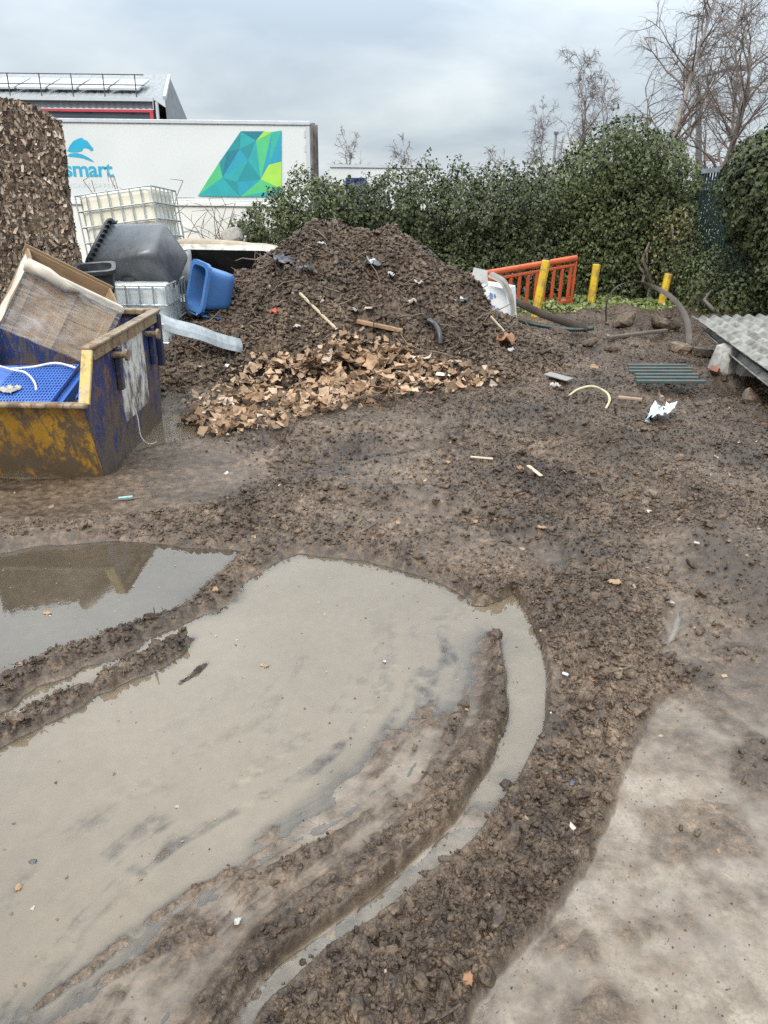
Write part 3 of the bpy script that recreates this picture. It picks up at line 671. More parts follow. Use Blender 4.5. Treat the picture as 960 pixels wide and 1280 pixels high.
MB().hexa([(xr + 0.02, 0.05, 0), (g2[0], 14, 0), (g2[0] + 0.1, 14.2, 0), (xr + 0.05, 0.3, 0), (xr + 0.02, 0.05, zg - 0.1), (g2[0], 14.0, g2[2]), (g2[0] + 0.1, 14.2, g2[2]), (xr + 0.05, 0.3, zg - 0.1)]).build('side_wall', CLAD, wh)
MB().add([(xr + 0.72, -0.1, zg - 0.05), (g1[0] + 0.05, 8, g1[2]), (g2[0] + 0.1, 14, g2[2]), (xr + 0.72, 0.1, 0)], [(3, 2, 1, 0)]).build('gable', CLAD, wh)
MB().bar((xr + 0.72, -0.15, zg - 0.02), (g1[0] + 0.05, 7.9, g1[2] + 0.02), 0.16, 0.2).build('verge_trim', LITE, wh)

RENDERW = worn('pale_render', (0.56, 0.55, 0.50), (0.66, 0.655, 0.62), 0.8, 0, 1.2, 0.25, (0.33, 0.32, 0.27), 0.15)
wl_ = thing('low_wall', 'low pale rendered wall behind the brambles and the caged tanks', 'wall', (0, 17.5, 0))
w0, w1 = at(60, 300, Y=17.5), at(345, 300, Y=17.5)
MB().box(w0[0] - 6, w1[0] + 0.6, 0, 0.25, -0.1, at(200, 257, Y=17.5)[2]).build('wall', RENDERW, wl_, bevel=0.02)
MB().box(w0[0] - 6, w1[0] + 0.62, -0.04, 0.29, at(200, 257, Y=17.5)[2] + 0.003, at(200, 252, Y=17.5)[2]).build('coping', RENDERW, wl_, bevel=0.01)

# ------------------------------------------------------------------ trees and ivy
def leaf_material(name, d, m_, l, rough=0.36):
    t = NT(name); r = t.island()
    col = t.ramp(r, (0.0, d), (0.55, m_), (0.97, l))
    n_ = t.noise(t.coord('Position'), 1.1, 3)
    col = t.mix(t.ramp(n_, (0.4, 0.0), (0.65, 0.55)), col, d)
    return t.done(col, rough, 0, 0.3)
IVY = leaf_material('ivy_leaves', (0.034, 0.043, 0.015), (0.058, 0.072, 0.025), (0.105, 0.122, 0.042), 0.55)
IVYD = leaf_material('dark_ivy_leaves', (0.027, 0.034, 0.014), (0.046, 0.057, 0.022), (0.082, 0.096, 0.036), 0.55)
IVYY = leaf_material('autumn_leaves', (0.045, 0.042, 0.016), (0.09, 0.075, 0.026), (0.19, 0.14, 0.045))
GRNC = leaf_material('ground_leaves', (0.05, 0.075, 0.02), (0.12, 0.15, 0.045), (0.24, 0.25, 0.09))
BARK = worn('bark', (0.10, 0.082, 0.07), (0.16, 0.135, 0.115), 0.85, 0, 3, 0.3, (0.05, 0.045, 0.035), 0.3)
TWIG = worn('twigs', (0.15, 0.115, 0.10), (0.10, 0.078, 0.068), 0.85, 0, 1, 0.0)
BIRCH = worn('birch_bark', (0.34, 0.31, 0.28), (0.18, 0.155, 0.14), 0.8, 0, 2.5, 0.3, (0.06, 0.05, 0.045), 0.2)
DTWIG = worn('dark_twigs', (0.045, 0.036, 0.03), (0.07, 0.058, 0.05), 0.85, 0, 1, 0.0)
def leaves(name, P_, Nn, size, mat, parent, r):
    n = len(P_); Nn = Nn / (np.linalg.norm(Nn, axis=1, keepdims=True) + 1e-9)
    up = np.tile(V(0, 0, -1), (n, 1)) + r.normal(0, 0.55, (n, 3))
    t = up - Nn * (up * Nn).sum(1, keepdims=True); t /= np.linalg.norm(t, axis=1, keepdims=True) + 1e-9
    b = np.cross(Nn, t); s = (size * (0.55 + 0.8 * r.random(n)))[:, None]
    base = P_ - t * s * 0.4; tip = P_ + t * s * 0.62 - Nn * s * 0.1
    Lf = P_ - t * s * 0.1 + b * s * 0.46 + Nn * s * 0.14; Rg = P_ - t * s * 0.1 - b * s * 0.46 + Nn * s * 0.14
    v = np.stack([base, Rg, tip, Lf], 1).reshape(-1, 3); i = np.arange(n)[:, None] * 4
    f = np.concatenate([i + np.array([[0, 1, 2]]), i + np.array([[0, 2, 3]])], 1).reshape(-1, 3)
    return mesh(name, v, f, mat, parent, False)
def ivy_mass(name, label, cat, blobs, n, size, mat, seed, base, group=None, sprigs=0, zmin=0.05, stems=10):
    """leaf mass spread through lumpy shells; blobs = (x, y, z, rx, ry, rz) in world"""
    r = np.random.default_rng(seed); th = thing(name, label, cat, base, group); B_ = np.array(blobs)
    w = B_[:, 3] * B_[:, 5] + B_[:, 4] * B_[:, 5]; w = w / w.sum(); P_, N_ = [], []
    for b, k in zip(B_, w):
        m = int(n * k); d = r.normal(size=(m, 3)); d[:, 1] -= 0.35; d /= np.linalg.norm(d, axis=1, keepdims=True)
        lump = 1 + 0.30 * fbm(d[:, 0] * 2.6 + b[0], d[:, 2] * 2.6 + d[:, 1] * 1.7, 3, seed) + 0.17 * fbm(d[:, 0] * 8 + b[0], d[:, 2] * 8 + d[:, 1] * 5, 2, seed + 9)
        rr = lump * (1 - 0.28 * r.random(m) ** 2.2)
        P_.append(b[:3] + d * b[3:] * rr[:, None]); N_.append(d + r.normal(0, 0.55, (m, 3)) + V(0, -0.1, 0.25))
    P_ = np.concatenate(P_); N_ = np.concatenate(N_)
    ok = P_[:, 2] > zmin
    P_, N_ = P_[ok], N_[ok]
    for k in range(sprigs):     # shoots sticking out of the outline
        i = r.integers(len(P_)); 
        if P_[i, 2] < B_[:, 2].max(): continue
        L = r.uniform(0.15, 0.5); q = r.integers(5, 12); tt = np.linspace(0, 1, q)[:, None]
        d = nrm(V(r.normal(0, 0.5), r.normal(0, 0.3), 1.0))
        P_ = np.concatenate([P_, P_[i] + d * L * tt + r.normal(0, 0.025, (q, 3))]); N_ = np.concatenate([N_, r.normal(size=(q, 3)) + V(0, -0.4, 0.2)])
    leaves('foliage', P_ - np.array(base), N_, size, mat, th, r)
    for k in range(stems):
        b = B_[k % len(B_)]; x = b[0] + r.normal(0, 0.4) * b[3]; y = b[1] + 0.3 * b[4] + r.normal(0, 0.2) * b[4]
        p = [V(x, y, -0.05)]
        for q in range(4): p.append(p[-1] + V(r.normal(0, 0.15), r.normal(0, 0.1), (b[2] + 0.3 * b[5]) / 4))
        MB().tube([q - np.array(base) for q in p], [0.05, 0.045, 0.04, 0.03, 0.02], 6).build('stem', BARK, th, True)
    return th
def row(pts, Y, ry, grow=1.0):
    """blobs whose tops follow an outline given in photo pixels"""
    out = []
    for x, y, rpx in pts:
        c = at(x, y, Y=Y); rx = rpx * (Y * math.cos(PITCH)) / F_PX * grow
        top = c[2]; rz = min(top * 0.62, rx * 1.5)
        z = top - rz
        while True:
            out.append((c[0], Y, z, rx, ry, rz))
            if z < rz * 0.5 + 0.2: break
            z = max(0.2, z - rz * 0.95)
    return out
ivy_mass('ivy_bush', 'ivy bush spilling over the pale wall right below the green trailer graphic', 'bush',
         row([(310, 268, 26), (345, 240, 34), (385, 212, 40), (425, 222, 36)], 16.4, 0.7), 26000, 0.062, IVY, 31, (-2, 16.4, 0), 'ivy bushes of the hedge', 60)
ivy_mass('ivy_hedge', 'long dark ivy hedge rising directly behind the mud heap', 'hedge',
         row([(450, 225, 36), (490, 212, 40), (535, 208, 44), (580, 210, 44), (625, 208, 44), (665, 204, 42)], 16.8, 0.9), 56000, 0.062, IVYD, 32, (1, 16.8, 0), 'ivy bushes of the hedge', 90)
ivy_mass('ivy_bush', 'tallest ivy bush with a domed top behind the yellow posts', 'bush',
         row([(700, 204, 30), (733, 180, 28), (764, 156, 34), (795, 146, 36), (828, 163, 32), (852, 193, 24)], 17.2, 1.0), 60000, 0.062, IVY, 33, (4.6, 17.2, 0), 'ivy bushes of the hedge', 90)
ivy_mass('ivy_bush', 'ivy mass hanging over the palisade fence at the right edge', 'bush',
         [(6.38, 14.0, 2.15, 0.72, 0.8, 1.0), (6.75, 13.5, 1.3, 0.68, 0.8, 0.95), (7.0, 13.6, 2.3, 0.9, 0.9, 0.9), (6.75, 12.9, 0.7, 0.6, 0.8, 0.8), (6.3, 14.3, 2.5, 0.5, 0.6, 0.62)], 30000, 0.075, IVYD, 34, (7.4, 12.8, 0), 'ivy bushes of the hedge', 40, stems=0)
ivy_mass('ivy_bush', 'low sprawl of ivy at the foot of the palisade fence', 'bush',
         [(6.0, 15.0, 0.5, 0.55, 0.6, 0.7), (6.3, 14.2, 0.4, 0.5, 0.6, 0.55), (5.7, 16.0, 0.8, 0.5, 0.5, 0.9)], 5000, 0.062, IVY, 35, (6, 15, 0), 'ivy bushes of the hedge')
ivy_mass('leafy_shrub', 'thin shrub with yellowing leaves in front of the ivy beside the fence', 'shrub',
         [(5.45, 15.9, 1.05, 0.42, 0.35, 0.75), (5.7, 15.9, 1.5, 0.3, 0.3, 0.4)], 520, 0.06, IVYY, 36, (5.5, 15.9, 0), None, 0, 0.3, 6)
ivy_mass('ivy_bush', 'dark ivy seen through the gaps of the palisade fence', 'bush',
         [(7.6, 15.6, 1.0, 0.6, 1.0, 1.3), (7.7, 17.2, 1.1, 0.7, 1.1, 1.3), (7.3, 18.3, 1.2, 0.8, 0.8, 1.3)], 16000, 0.07, IVYD, 39, (7.6, 16.5, 0), 'ivy bushes of the hedge', 0, stems=3)
gcr = np.random.default_rng(37); n_ = 6500
gx = gcr.uniform(2.3, 5.9, n_); gy = gcr.normal(15.4, 0.55, n_)
tag(leaves('ground_ivy', np.stack([gx, gy, 0.05 + 0.10 * gcr.random(n_) + 0.08 * fbm(gx * 2, gy * 2, 2, 3)], 1), gcr.normal(0, 0.5, (n_, 3)) + V(0, -0.3, 1), 0.09, GRNC, None, gcr), 'yellow-green creeping ivy on the ground around the yellow posts', kind='stuff')

def tree(name, label, base, top, r0, seed, n1=22, spread=0.33, bark=BIRCH, twig=TWIG, n2=7, n3=5, droop=0.25, up=0.75, minr=0.006, start=0.25, cat='tree', group='bare trees beyond the hedge'):
    r = np.random.default_rng(seed); th = thing(name, label, cat, base, group)
    base, top = np.array(base, float), np.array(top, float) - np.array(base, float); H = np.linalg.norm(top)
    tk, cw = MB(), MB()
    side = V(r.normal(), r.normal() * 0.5, 0) * H * 0.03
    pts = [top * t + side * math.sin(t * 5 + seed) + V(r.normal(0, 1), r.normal(0, 1), 0) * 0.012 * H * (t > 0) for t in np.linspace(0, 1, 9)]
    tk.tube(pts, [r0 * (1 - 0.88 * t) for t in np.linspace(0, 1, 9)], 8)
    def path(p, d, L, k, dr, wob):
        out = [p]
        for i in range(k):
            d = nrm(d + r.normal(0, wob, 3) + V(0, 0, dr)); out.append(out[-1] + d * L / k)
        return out, d
    for i in range(n1):
        t = start + (0.97 - start) * (i + r.random()) / n1; q = t * 8; a = int(q)
        p = pts[a] + (pts[min(a + 1, 8)] - pts[a]) * (q - a)
        az = r.random() * 6.283; L = H * spread * (1.15 - 0.75 * t) * r.uniform(0.7, 1.25)
        d = nrm(V(math.cos(az), math.sin(az), up + r.normal(0, 0.2)))
        b, _ = path(p, d, L, 5, 0.10, 0.16); rb = r0 * (1 - 0.85 * t) * 0.5
        cw.tube(b, [max(minr, rb * (1 - 0.8 * s)) for s in np.linspace(0, 1, 6)], 5, False)
        for j in range(n2):
            s = r.uniform(0.2, 1.0) * 5; c = min(int(s), 4); pp = b[c] + (b[c + 1] - b[c]) * (s - c)
            dd = nrm(nrm(b[c + 1] - b[c]) + r.normal(0, 0.6, 3)); L2 = L * r.uniform(0.25, 0.55)
            b2, _ = path(pp, dd, L2, 4, -0.02, 0.2)
            cw.tube(b2, [max(minr, rb * 0.4 * (1 - 0.8 * s)) for s in np.linspace(0, 1, 5)], 4, False)
            for k in range(n3):
                c = r.integers(1, 4); b3, _ = path(b2[c] + (b2[c + 1] - b2[c]) * r.random(), nrm(nrm(b2[c + 1] - b2[c]) + r.normal(0, 0.7, 3)), L2 * r.uniform(0.35, 0.8), 3, -droop, 0.2)
                cw.tube(b3, [minr * 0.9, minr * 0.8, minr * 0.7, minr * 0.5], 3, False)
    tk.build('trunk', bark, th, True); cw.build('crown', twig, th, True)
    return th
def gb(x, y, Y): p = at(x, y, Y=Y); return (p[0], Y, 0)
def tt(x, y, Y): return at(x, y, Y=Y)
tree('birch_tree', 'tall birch leaning right, tallest bare tree behind the domed ivy bush', gb(822, 235, 25), tt(905, -90, 25), 0.13, 51, 40, 0.27, n2=9, n3=8, minr=0.0045, droop=0.3)
tree('birch_tree', 'slim bare birch with pinkish twigs above the long hedge', gb(712, 225, 27), tt(730, 70, 27), 0.07, 52, 34, 0.24, n2=8, n3=7, up=1.5, minr=0.0045)
tree('birch_tree', 'short thin birch left of the slim pinkish birch', gb(682, 225, 28), tt(678, 140, 28), 0.05, 53, 22, 0.28, n2=7, n3=6, up=1.3, minr=0.0045)
tree('birch_tree', 'thin birch between the slim birch and the tall leaning birch', gb(762, 215, 27), tt(765, 95, 27), 0.055, 54, 24, 0.26, n2=7, n3=6, up=1.4, minr=0.0045)
tree('dark_tree', 'dark stout bare tree forking above the green fence', gb(886, 230, 22), tt(940, 30, 22), 0.15, 55, 20, 0.40, BARK, TWIG, 8, 6, 0.12, 0.8, 0.005, 0.35)
tree('dark_tree', 'dark branches reaching in from a tree past the right edge', gb(1075, 260, 19), tt(1050, -60, 19), 0.16, 56, 20, 0.55, BARK, DTWIG, 7, 4, 0.05, 0.45, 0.006, 0.3)
tree('birch_tree', 'pale birch at the upper right behind the lamp post', gb(925, 235, 29), tt(930, -60, 29), 0.10, 57, 36, 0.26, n2=8, n3=7, minr=0.0045, droop=0.3)
tree('small_tree', 'faint bare tree above the far trailer', gb(435, 235, 46), tt(437, 178, 46), 0.09, 58, 18, 0.4, n2=5, n3=4, minr=0.01, start=0.3)
tree('small_tree', 'faint bare tree right of the far trailer', gb(508, 235, 46), tt(507, 182, 46), 0.08, 59, 16, 0.4, n2=5, n3=4, minr=0.01, start=0.3)
tree('small_tree', 'faint bare tree between the hedge shoots and the slim birch', gb(622, 235, 46), tt(622, 188, 46), 0.08, 60, 14, 0.4, n2=4, n3=4, minr=0.01, start=0.3)

GALV = worn('galvanised_steel', (0.36, 0.38, 0.39), (0.25, 0.265, 0.27), 0.45, 0.55, 4, 0.3, bump=0.08)
LAMPG = worn('lamp_grey', (0.13, 0.135, 0.14), None, 0.5, 0.2)
lpz = thing('lamp_post', 'grey street lamp post with a long arm among the bare trees', 'lamp post', gb(872, 230, 30))
LPt = tt(886, 95, 30); L0 = np.array(gb(872, 230, 30)); 
MB().tube([(0, 0, 0), (0, 0, 2.5), (LPt[0] - L0[0] - 0.35, 0, LPt[2])], [0.13, 0.12, 0.09], 8).build('pole', LAMPG, lpz, True)
e = tt(912, 86, 30); arm_ = MB().tube([(LPt[0] - L0[0] - 0.35, 0, LPt[2] - 0.05), (e[0] - L0[0], 0, e[2])], 0.06, 6); arm_ = arm_.build('arm', LAMPG, lpz, True)
MB().hexa([(e[0] - L0[0] + a, b, e[2] + c) for c in (-0.06, 0.08) for a, b in ((-0.1, -0.13), (0.55, -0.10), (0.55, 0.10), (-0.1, 0.13))]).build('lamp_head', LAMPG, arm_, bevel=0.03)
sp = thing('thin_pole', 'thin grey pole standing among the slim birches', 'pole', gb(690, 225, 27)); q = tt(691, 168, 27)
MB().tube([(0, 0, 0), (0, 0, q[2])], 0.04, 8).build('shaft', LAMPG, sp, True)
MB().box(-0.07, 0.07, -0.05, 0.05, q[2], q[2] + 0.08).build('cap', LAMPG, sp)

# palisade fence along the right boundary
PALE = worn('green_paint', (0.014, 0.034, 0.031), (0.022, 0.046, 0.042), 0.45, 0.1, 3, 0.3, (0.07, 0.08, 0.06), 0.06)
pf = thing('palisade_fence', 'dark green steel palisade fence between the ivy masses at the right', 'fence', (6.72, 13.4, 0))
pm = MB()
hp, fz = 2.62, [(0.0, 0.0), (0.022, 0.02), (0.044, 0.0), (0.066, 0.02)]
prof = [(-0.033, 0.012), (-0.016, -0.006), (0, 0.012), (0.016, -0.006), (0.033, 0.012), (0.033, 0.016), (0.016, -0.002), (0, 0.016), (-0.016, -0.002), (-0.033, 0.016)]
pm.loft([[(-b, a, 0.06) for a, b in prof], [(-b, a, hp - 0.12) for a, b in prof], [(-b, a * 0.25, hp) for a, b in prof]])
first = pm.build('pale', PALE, pf)
for k in range(1, 33):
    c = first.copy(); COL.objects.link(c); c.parent = pf; c.location = (0, k * 0.15, 0)
for zz in (0.45, 2.1): MB().box(0.012, 0.05, -0.1, 5.0, zz, zz + 0.06).build('rail', PALE, pf)
for yy in (0.05, 2.4, 4.8): MB().box(0.055, 0.155, yy, yy + 0.06, -0.2, 2.5).build('post', PALE, pf)
MB().bar((-0.05, 4.9, 2.52), (-0.03, 2.6, 2.58), 0.03, 0.09).build('top_strip', GALV, pf)

# dead bramble stems in front of the pale wall
BR = worn('dead_bramble', (0.13, 0.095, 0.075), (0.2, 0.16, 0.13), 0.8)
for i, (bx, n, lab) in enumerate(((235, 9, 'tangle of dead bramble stems left of the ivy bush'), (285, 9, 'tangle of dead bramble stems against the ivy bush'), (195, 5, 'upright dried weed stalk above the leaning caged tank'))):
    r = np.random.default_rng(70 + i); b = gb(bx, 300, 16.6 if i < 2 else 14.6); th = thing('dead_bramble', lab, 'bramble', b, 'dead stems by the wall')
    m = MB()
    for k in range(n):
        p = [V(r.normal(0, 0.25), r.normal(0, 0.15), 0)]; hh = r.uniform(1.6, 2.1) if i < 2 else r.uniform(2.3, 2.75); d = V(r.normal(0, 0.25), r.normal(0, 0.1), 1)
        for q in range(8):
            d = nrm(d + V(r.normal(0, 0.18), r.normal(0, 0.1), (-0.16 if i < 2 else 0.0) * (q > 2))); p.append(p[-1] + d * hh / 8)
            if q > 3: m.tube([p[-1], p[-1] + nrm(V(r.normal(), r.normal() * 0.5, 0.5 * r.normal())) * r.uniform(0.1, 0.4)], [0.007, 0.004], 3, False)
        m.tube(p, [0.014 - 0.001 * q for q in range(9)], 4, False)
    m.build('stem', BR, th, True)

# ------------------------------------------------------------------ junk: bales, skip and what lies in it
def card_material(name, ramp_, rnd='island', rough=0.85):
    t = NT(name); c = t.coord('Position'); r = t.island() if rnd == 'island' else t.objrand()
    col = t.ramp(r, *ramp_)
    col = t.mix(t.ramp(t.noise(c, 14, 5, 0.65), (0.42, 0.0), (0.68, 0.75)), col, t.mix(0.5, col, (0.05, 0.035, 0.024)))
    t.bump(t.noise(c, 60, 3), 0.25, 0.004)
    return t.done(col, rough, 0, 0.25)
BALE = card_material('baled_card', ((0.0, (0.03, 0.02, 0.014)), (0.3, (0.115, 0.080, 0.056)), (0.65, (0.22, 0.158, 0.112)), (0.88, (0.34, 0.26, 0.195)), (1.0, (0.47, 0.395, 0.325))))
CARD = card_material('wet_cardboard', ((0.0, (0.085, 0.055, 0.035)), (0.3, (0.22, 0.132, 0.076)), (0.6, (0.36, 0.228, 0.138)), (0.93, (0.46, 0.315, 0.205)), (1.0, (0.58, 0.50, 0.41))), 'obj')
CARDI = card_material('small_card', ((0.0, (0.07, 0.045, 0.03)), (0.35, (0.22, 0.145, 0.09)), (0.75, (0.34, 0.225, 0.14)), (0.96, (0.44, 0.32, 0.22)), (1.0, (0.6, 0.56, 0.5))))
def flakes(name, P_, Nn, size, mat, parent, r, long=1.0, down=True):
    n = len(P_); Nn = Nn / (np.linalg.norm(Nn, axis=1, keepdims=True) + 1e-9)
    t = (np.tile(V(0, 0, -1), (n, 1)) if down else r.normal(size=(n, 3))) + r.normal(0, 0.35, (n, 3))
    t = t - Nn * (t * Nn).sum(1, keepdims=True); t /= np.linalg.norm(t, axis=1, keepdims=True) + 1e-9
    b = np.cross(Nn, t); s = (size * (0.4 + 1.1 * r.random(n) ** 1.6))[:, None]; q = []
    for a_, c_ in ((-1, -1), (1, -1), (1.0, 1), (-1, 1)):
        q.append(P_ + b * s * 0.5 * a_ * (0.6 + 0.6 * r.random((n, 1))) + t * s * 0.5 * long * c_ * (0.6 + 0.7 * r.random((n, 1))) + Nn * s * r.normal(0, 0.22, (n, 1)))
    v = np.stack(q, 1).reshape(-1, 3); f = np.arange(4 * n).reshape(n, 4)
    o = mesh(name, v, np.concatenate([f[:, [0, 1, 2]], f[:, [0, 2, 3]]], 1).reshape(-1, 3), mat, parent, False); return o
by, bw, bh = 9.35, 1.55, 0.755
bx1 = -3.58
for k, lab in enumerate(('bottom bale of the brown cardboard stack, hidden behind the skip load', 'second cardboard bale from the ground, half hidden by the wooden crate', 'third cardboard bale up, below the topmost bale', 'topmost bale of pressed brown cardboard with a rounded corner')):
    r = np.random.default_rng(120 + k); dx = r.normal(0, 0.02)
    th = thing('cardboard_bale', lab, 'bale', pose((bx1 + dx - 0.94 * bw / 2 - 0.34 * 0.6, by + 0.94 * 0.6 - 0.34 * bw / 2, k * bh + 0.02), rz=20 + 2 * (k % 2)), 'cardboard bales in the stack')
    n = 28; g = np.linspace(-1, 1, n); core = MB(); rad = 0.09
    import bmesh
    bm = bmesh.new(); bmesh.ops.create_cube(bm, size=1); bmesh.ops.subdivide_edges(bm, edges=bm.edges[:], cuts=13, use_grid_fill=True)
    v = np.array([q.co[:] for q in bm.verts]); f = np.array([[q.index for q in p.verts] for p in bm.faces]); bm.free()
    v = v * V(bw, 1.2, bh - 0.03); ctr = np.clip(v, -V(bw / 2 - rad, 0.6 - rad, bh / 2 - rad), V(bw / 2 - rad, 0.6 - rad, bh / 2 - rad)); d = v - ctr
    L_ = np.linalg.norm(d, axis=1, keepdims=True); v = ctr + d / np.maximum(L_, 1e-6) * np.minimum(L_, rad)
    if k == 3: v[:, 2] -= 0.22 * np.clip((v[:, 0] - 0.2) / 0.6, 0, 1) ** 2 * (v[:, 2] > 0)
    v = v + 0.03 * np.stack([fbm(v[:, 0] * 5 + j * 3, v[:, 1] * 5 + v[:, 2] * 6 + k, 3, 130 + j) for j in range(3)], 1); v[:, 2] += bh / 2
    mesh('pressed_core', v, f, BALE, th, False)
    m = 11000; fc = r.choice(3, m, p=[0.66, 0.14, 0.2]); P_ = np.empty((m, 3)); N_ = np.empty((m, 3))
    x, y, z = r.uniform(-bw / 2, bw / 2, m), r.uniform(-0.6, 0.6, m), r.uniform(0.02, bh - 0.02, m)
    P_[:] = np.stack([x, y, z], 1)
    P_[fc == 0, 1] = -0.6; N_[fc == 0] = (0, -1, 0.15); P_[fc == 1, 2] = bh; N_[fc == 1] = (0, 0, 1); P_[fc == 2, 0] = bw / 2; N_[fc == 2] = (1, 0, 0.15)
    if k == 3: P_[:, 2] -= 0.22 * np.clip((P_[:, 0] - 0.2) / 0.6, 0, 1) ** 2 * (P_[:, 2] > bh / 2)
    N_ = N_ + r.normal(0, 0.24, (m, 3)); P_ = P_ - 0.02 * (P_ - V(0, 0, bh / 2)) + r.normal(0, 0.012, (m, 3))
    tag(flakes('cardboard_shred', P_, N_, 0.026, BALE, th, r, 2.6), None, kind='stuff')
    for j in range(4):
        zz = 0.12 + j * 0.18
        MB().tube([(-bw / 2 - 0.01, -0.615, zz), (0, -0.63, zz + 0.02 * r.normal()), (bw / 2 + 0.01, -0.61, zz), (bw / 2 + 0.015, 0.6, zz)], 0.003, 4).build('baling_wire', DARKM, th)

def skip_material(name, base, alt, seed, white=False):
    t = NT(name); c = t.coord('Object'); m = t.new('ShaderNodeMapping'); m.inputs['Location'].default_value = (seed, seed * 2, 0); m.inputs['Scale'].default_value = (1, 1, 0.55); t.l.new(c, m.inputs[0]); c2 = m.outputs[0]
    col = t.mix(t.ramp(t.noise(c2, 4, 5), (0.35, 0.0), (0.65, 1.0)), base, alt)
    if white:   # worn white advert panel
        s_ = t.new('ShaderNodeSeparateXYZ'); t.l.new(c, s_.inputs[0])
        y_ = t.math('MULTIPLY', t.math('GREATER_THAN', s_.outputs[1], 0.62), t.math('LESS_THAN', s_.outputs[1], 1.36))
        z_ = t.math('MULTIPLY', t.math('GREATER_THAN', s_.outputs[2], 0.30), t.math('LESS_THAN', s_.outputs[2], 0.98))
        worn_ = t.ramp(t.noise(c2, 9, 7, 0.7), (0.48, 0.97), (0.62, 0.15))
        col = t.mix(t.math('MULTIPLY', t.math('MULTIPLY', y_, z_), worn_), col, (0.56, 0.54, 0.49))
    rust = t.ramp(t.noise(c2, 7.0, 10, 0.75, 0.8), (0.50, 0.0), (0.56, 1.0))
    col = t.mix(t.math('MULTIPLY', rust, t.math('SUBTRACT', 0.85, t.math('MULTIPLY', t.math('MULTIPLY', y_, z_), 0.6)) if white else 0.85), col, t.ramp(t.noise(c, 25, 4), (0.3, (0.055, 0.026, 0.014)), (0.7, (0.16, 0.082, 0.040))))
    scr = t.ramp(t.noise(t.coord('Object', (14, 14, 2.5)), 4, 6, 0.7), (0.60, 0.0), (0.70, 0.6))
    col = t.mix(scr, col, (0.34, 0.31, 0.28))
    sz_ = t.new('ShaderNodeSeparateXYZ'); t.l.new(c, sz_.inputs[0])
    splash = t.math('MULTIPLY', t.math('SUBTRACT', 0.75, sz_.outputs[2]), 0.22)      # mud thrown up from below
    mud = t.ramp(t.math('ADD', t.noise(t.coord('Object', (2.2, 2.2, 0.8)), 4.0, 9, 0.72, 0.3), splash), (0.52, 0.0), (0.62, 0.92))
    col = t.mix(mud, col, (0.075, 0.054, 0.037))
    t.bump(t.math('ADD', t.noise(c2, 9, 6), t.noise(c, 70, 3)), 0.35, 0.006)
    return t.done(col, t.ramp(rust, (0.0, 0.38), (1.0, 0.75)), 0.0, 0.5)
SK_BLUE = skip_material('skip_blue', (0.012, 0.028, 0.115), (0.009, 0.019, 0.07), 1, True)
SK_YEL = skip_material('skip_yellow', (0.34, 0.185, 0.018), (0.24, 0.12, 0.015), 4)
SK_CREAM = skip_material('skip_rim', (0.25, 0.195, 0.12), (0.18, 0.125, 0.07), 7)
sx, sy = -2.30, 5.95
sk = thing('waste_skip', 'rusty steel skip with yellow end and blue side, loaded with a crate', 'skip', (sx, sy, -0.01))
W_, Lk = 1.75, 1.75
side = [(0.0, 0.0), (-0.24, 0.68), (-0.02, 1.07), (Lk + 0.12, 1.07), (Lk - 0.05, 0.0)]     # (y, z) outline of a long side
def side_wall(x0, x1):
    m = MB(); n = len(side); m.add([(x0, y, z) for y, z in side] + [(x1, y, z) for y, z in side], [tuple(range(n)), tuple(range(n, 2 * n))[::-1]] + [(i, i + n, (i + 1) % n + n, (i + 1) % n) for i in range(n)]); return m
near_side = side_wall(-0.012, 0.0).build('side_plate', SK_BLUE, sk)
side_wall(-W_, -W_ + 0.012).build('side_plate', SK_BLUE, sk)
MB().hexa([(-W_ + 0.014, 0.0, 0.0), (-0.014, 0.0, 0.0), (-0.014, 0.012, 0.0), (-W_ + 0.014, 0.012, 0.0), (-W_ + 0.014, -0.24, 0.68), (-0.014, -0.24, 0.68), (-0.014, -0.226, 0.68), (-W_ + 0.014, -0.226, 0.68)]).build('end_plate', SK_YEL, sk)
MB().hexa([(-W_ + 0.014, Lk - 0.062, 0.0), (-0.014, Lk - 0.062, 0.0), (-0.014, Lk - 0.05, 0.0), (-W_ + 0.014, Lk - 0.05, 0.0), (-W_ + 0.014, Lk + 0.1, 1.05), (-0.014, Lk + 0.1, 1.05), (-0.014, Lk + 0.112, 1.05), (-W_ + 0.014, Lk + 0.112, 1.05)]).build('end_plate', SK_BLUE, sk)
MB().box(-W_ + 0.014, -0.014, 0.014, Lk - 0.064, 0.02, 0.035).build('floor_plate', SK_BLUE, sk)
MB().box(-W_ - 0.02, 0.03, -0.30, -0.222, 0.684, 0.72).build('end_rim', SK_CREAM, sk, bevel=0.012)
m = MB(); m.bar((0.0, -0.245, 0.70), (0.0, -0.03, 1.075), 0.085, 0.035, (0, -1, 0.5)); m.build('corner_rim', worn('rim_yellow', (0.45, 0.30, 0.06), (0.36, 0.28, 0.16), 0.6, 0, 8, 0.5), sk, bevel=0.008)
MB().box(-0.05, 0.045, -0.02, Lk + 0.14, 1.073, 1.102).build('side_rim', SK_CREAM, sk, bevel=0.01)
MB().box(0.003, 0.03, 0.02, Lk + 0.10, 0.985, 1.068).build('rim_skirt', SK_CREAM, near_side, bevel=0.006)
MB().box(-W_ - 0.045, -W_ + 0.05, -0.02, Lk + 0.14, 1.073, 1.115).build('side_rim', SK_CREAM, sk, bevel=0.012)
MB().box(-W_, 0.03, Lk + 0.06, Lk + 0.15, 1.05, 1.105).build('end_rim', SK_CREAM, sk, bevel=0.012)
for yy in (0.52, 1.52): MB().box(0.003, 0.05, yy, yy + 0.07, 0.62, 0.98).build('side_rib', SK_BLUE, near_side, bevel=0.008)
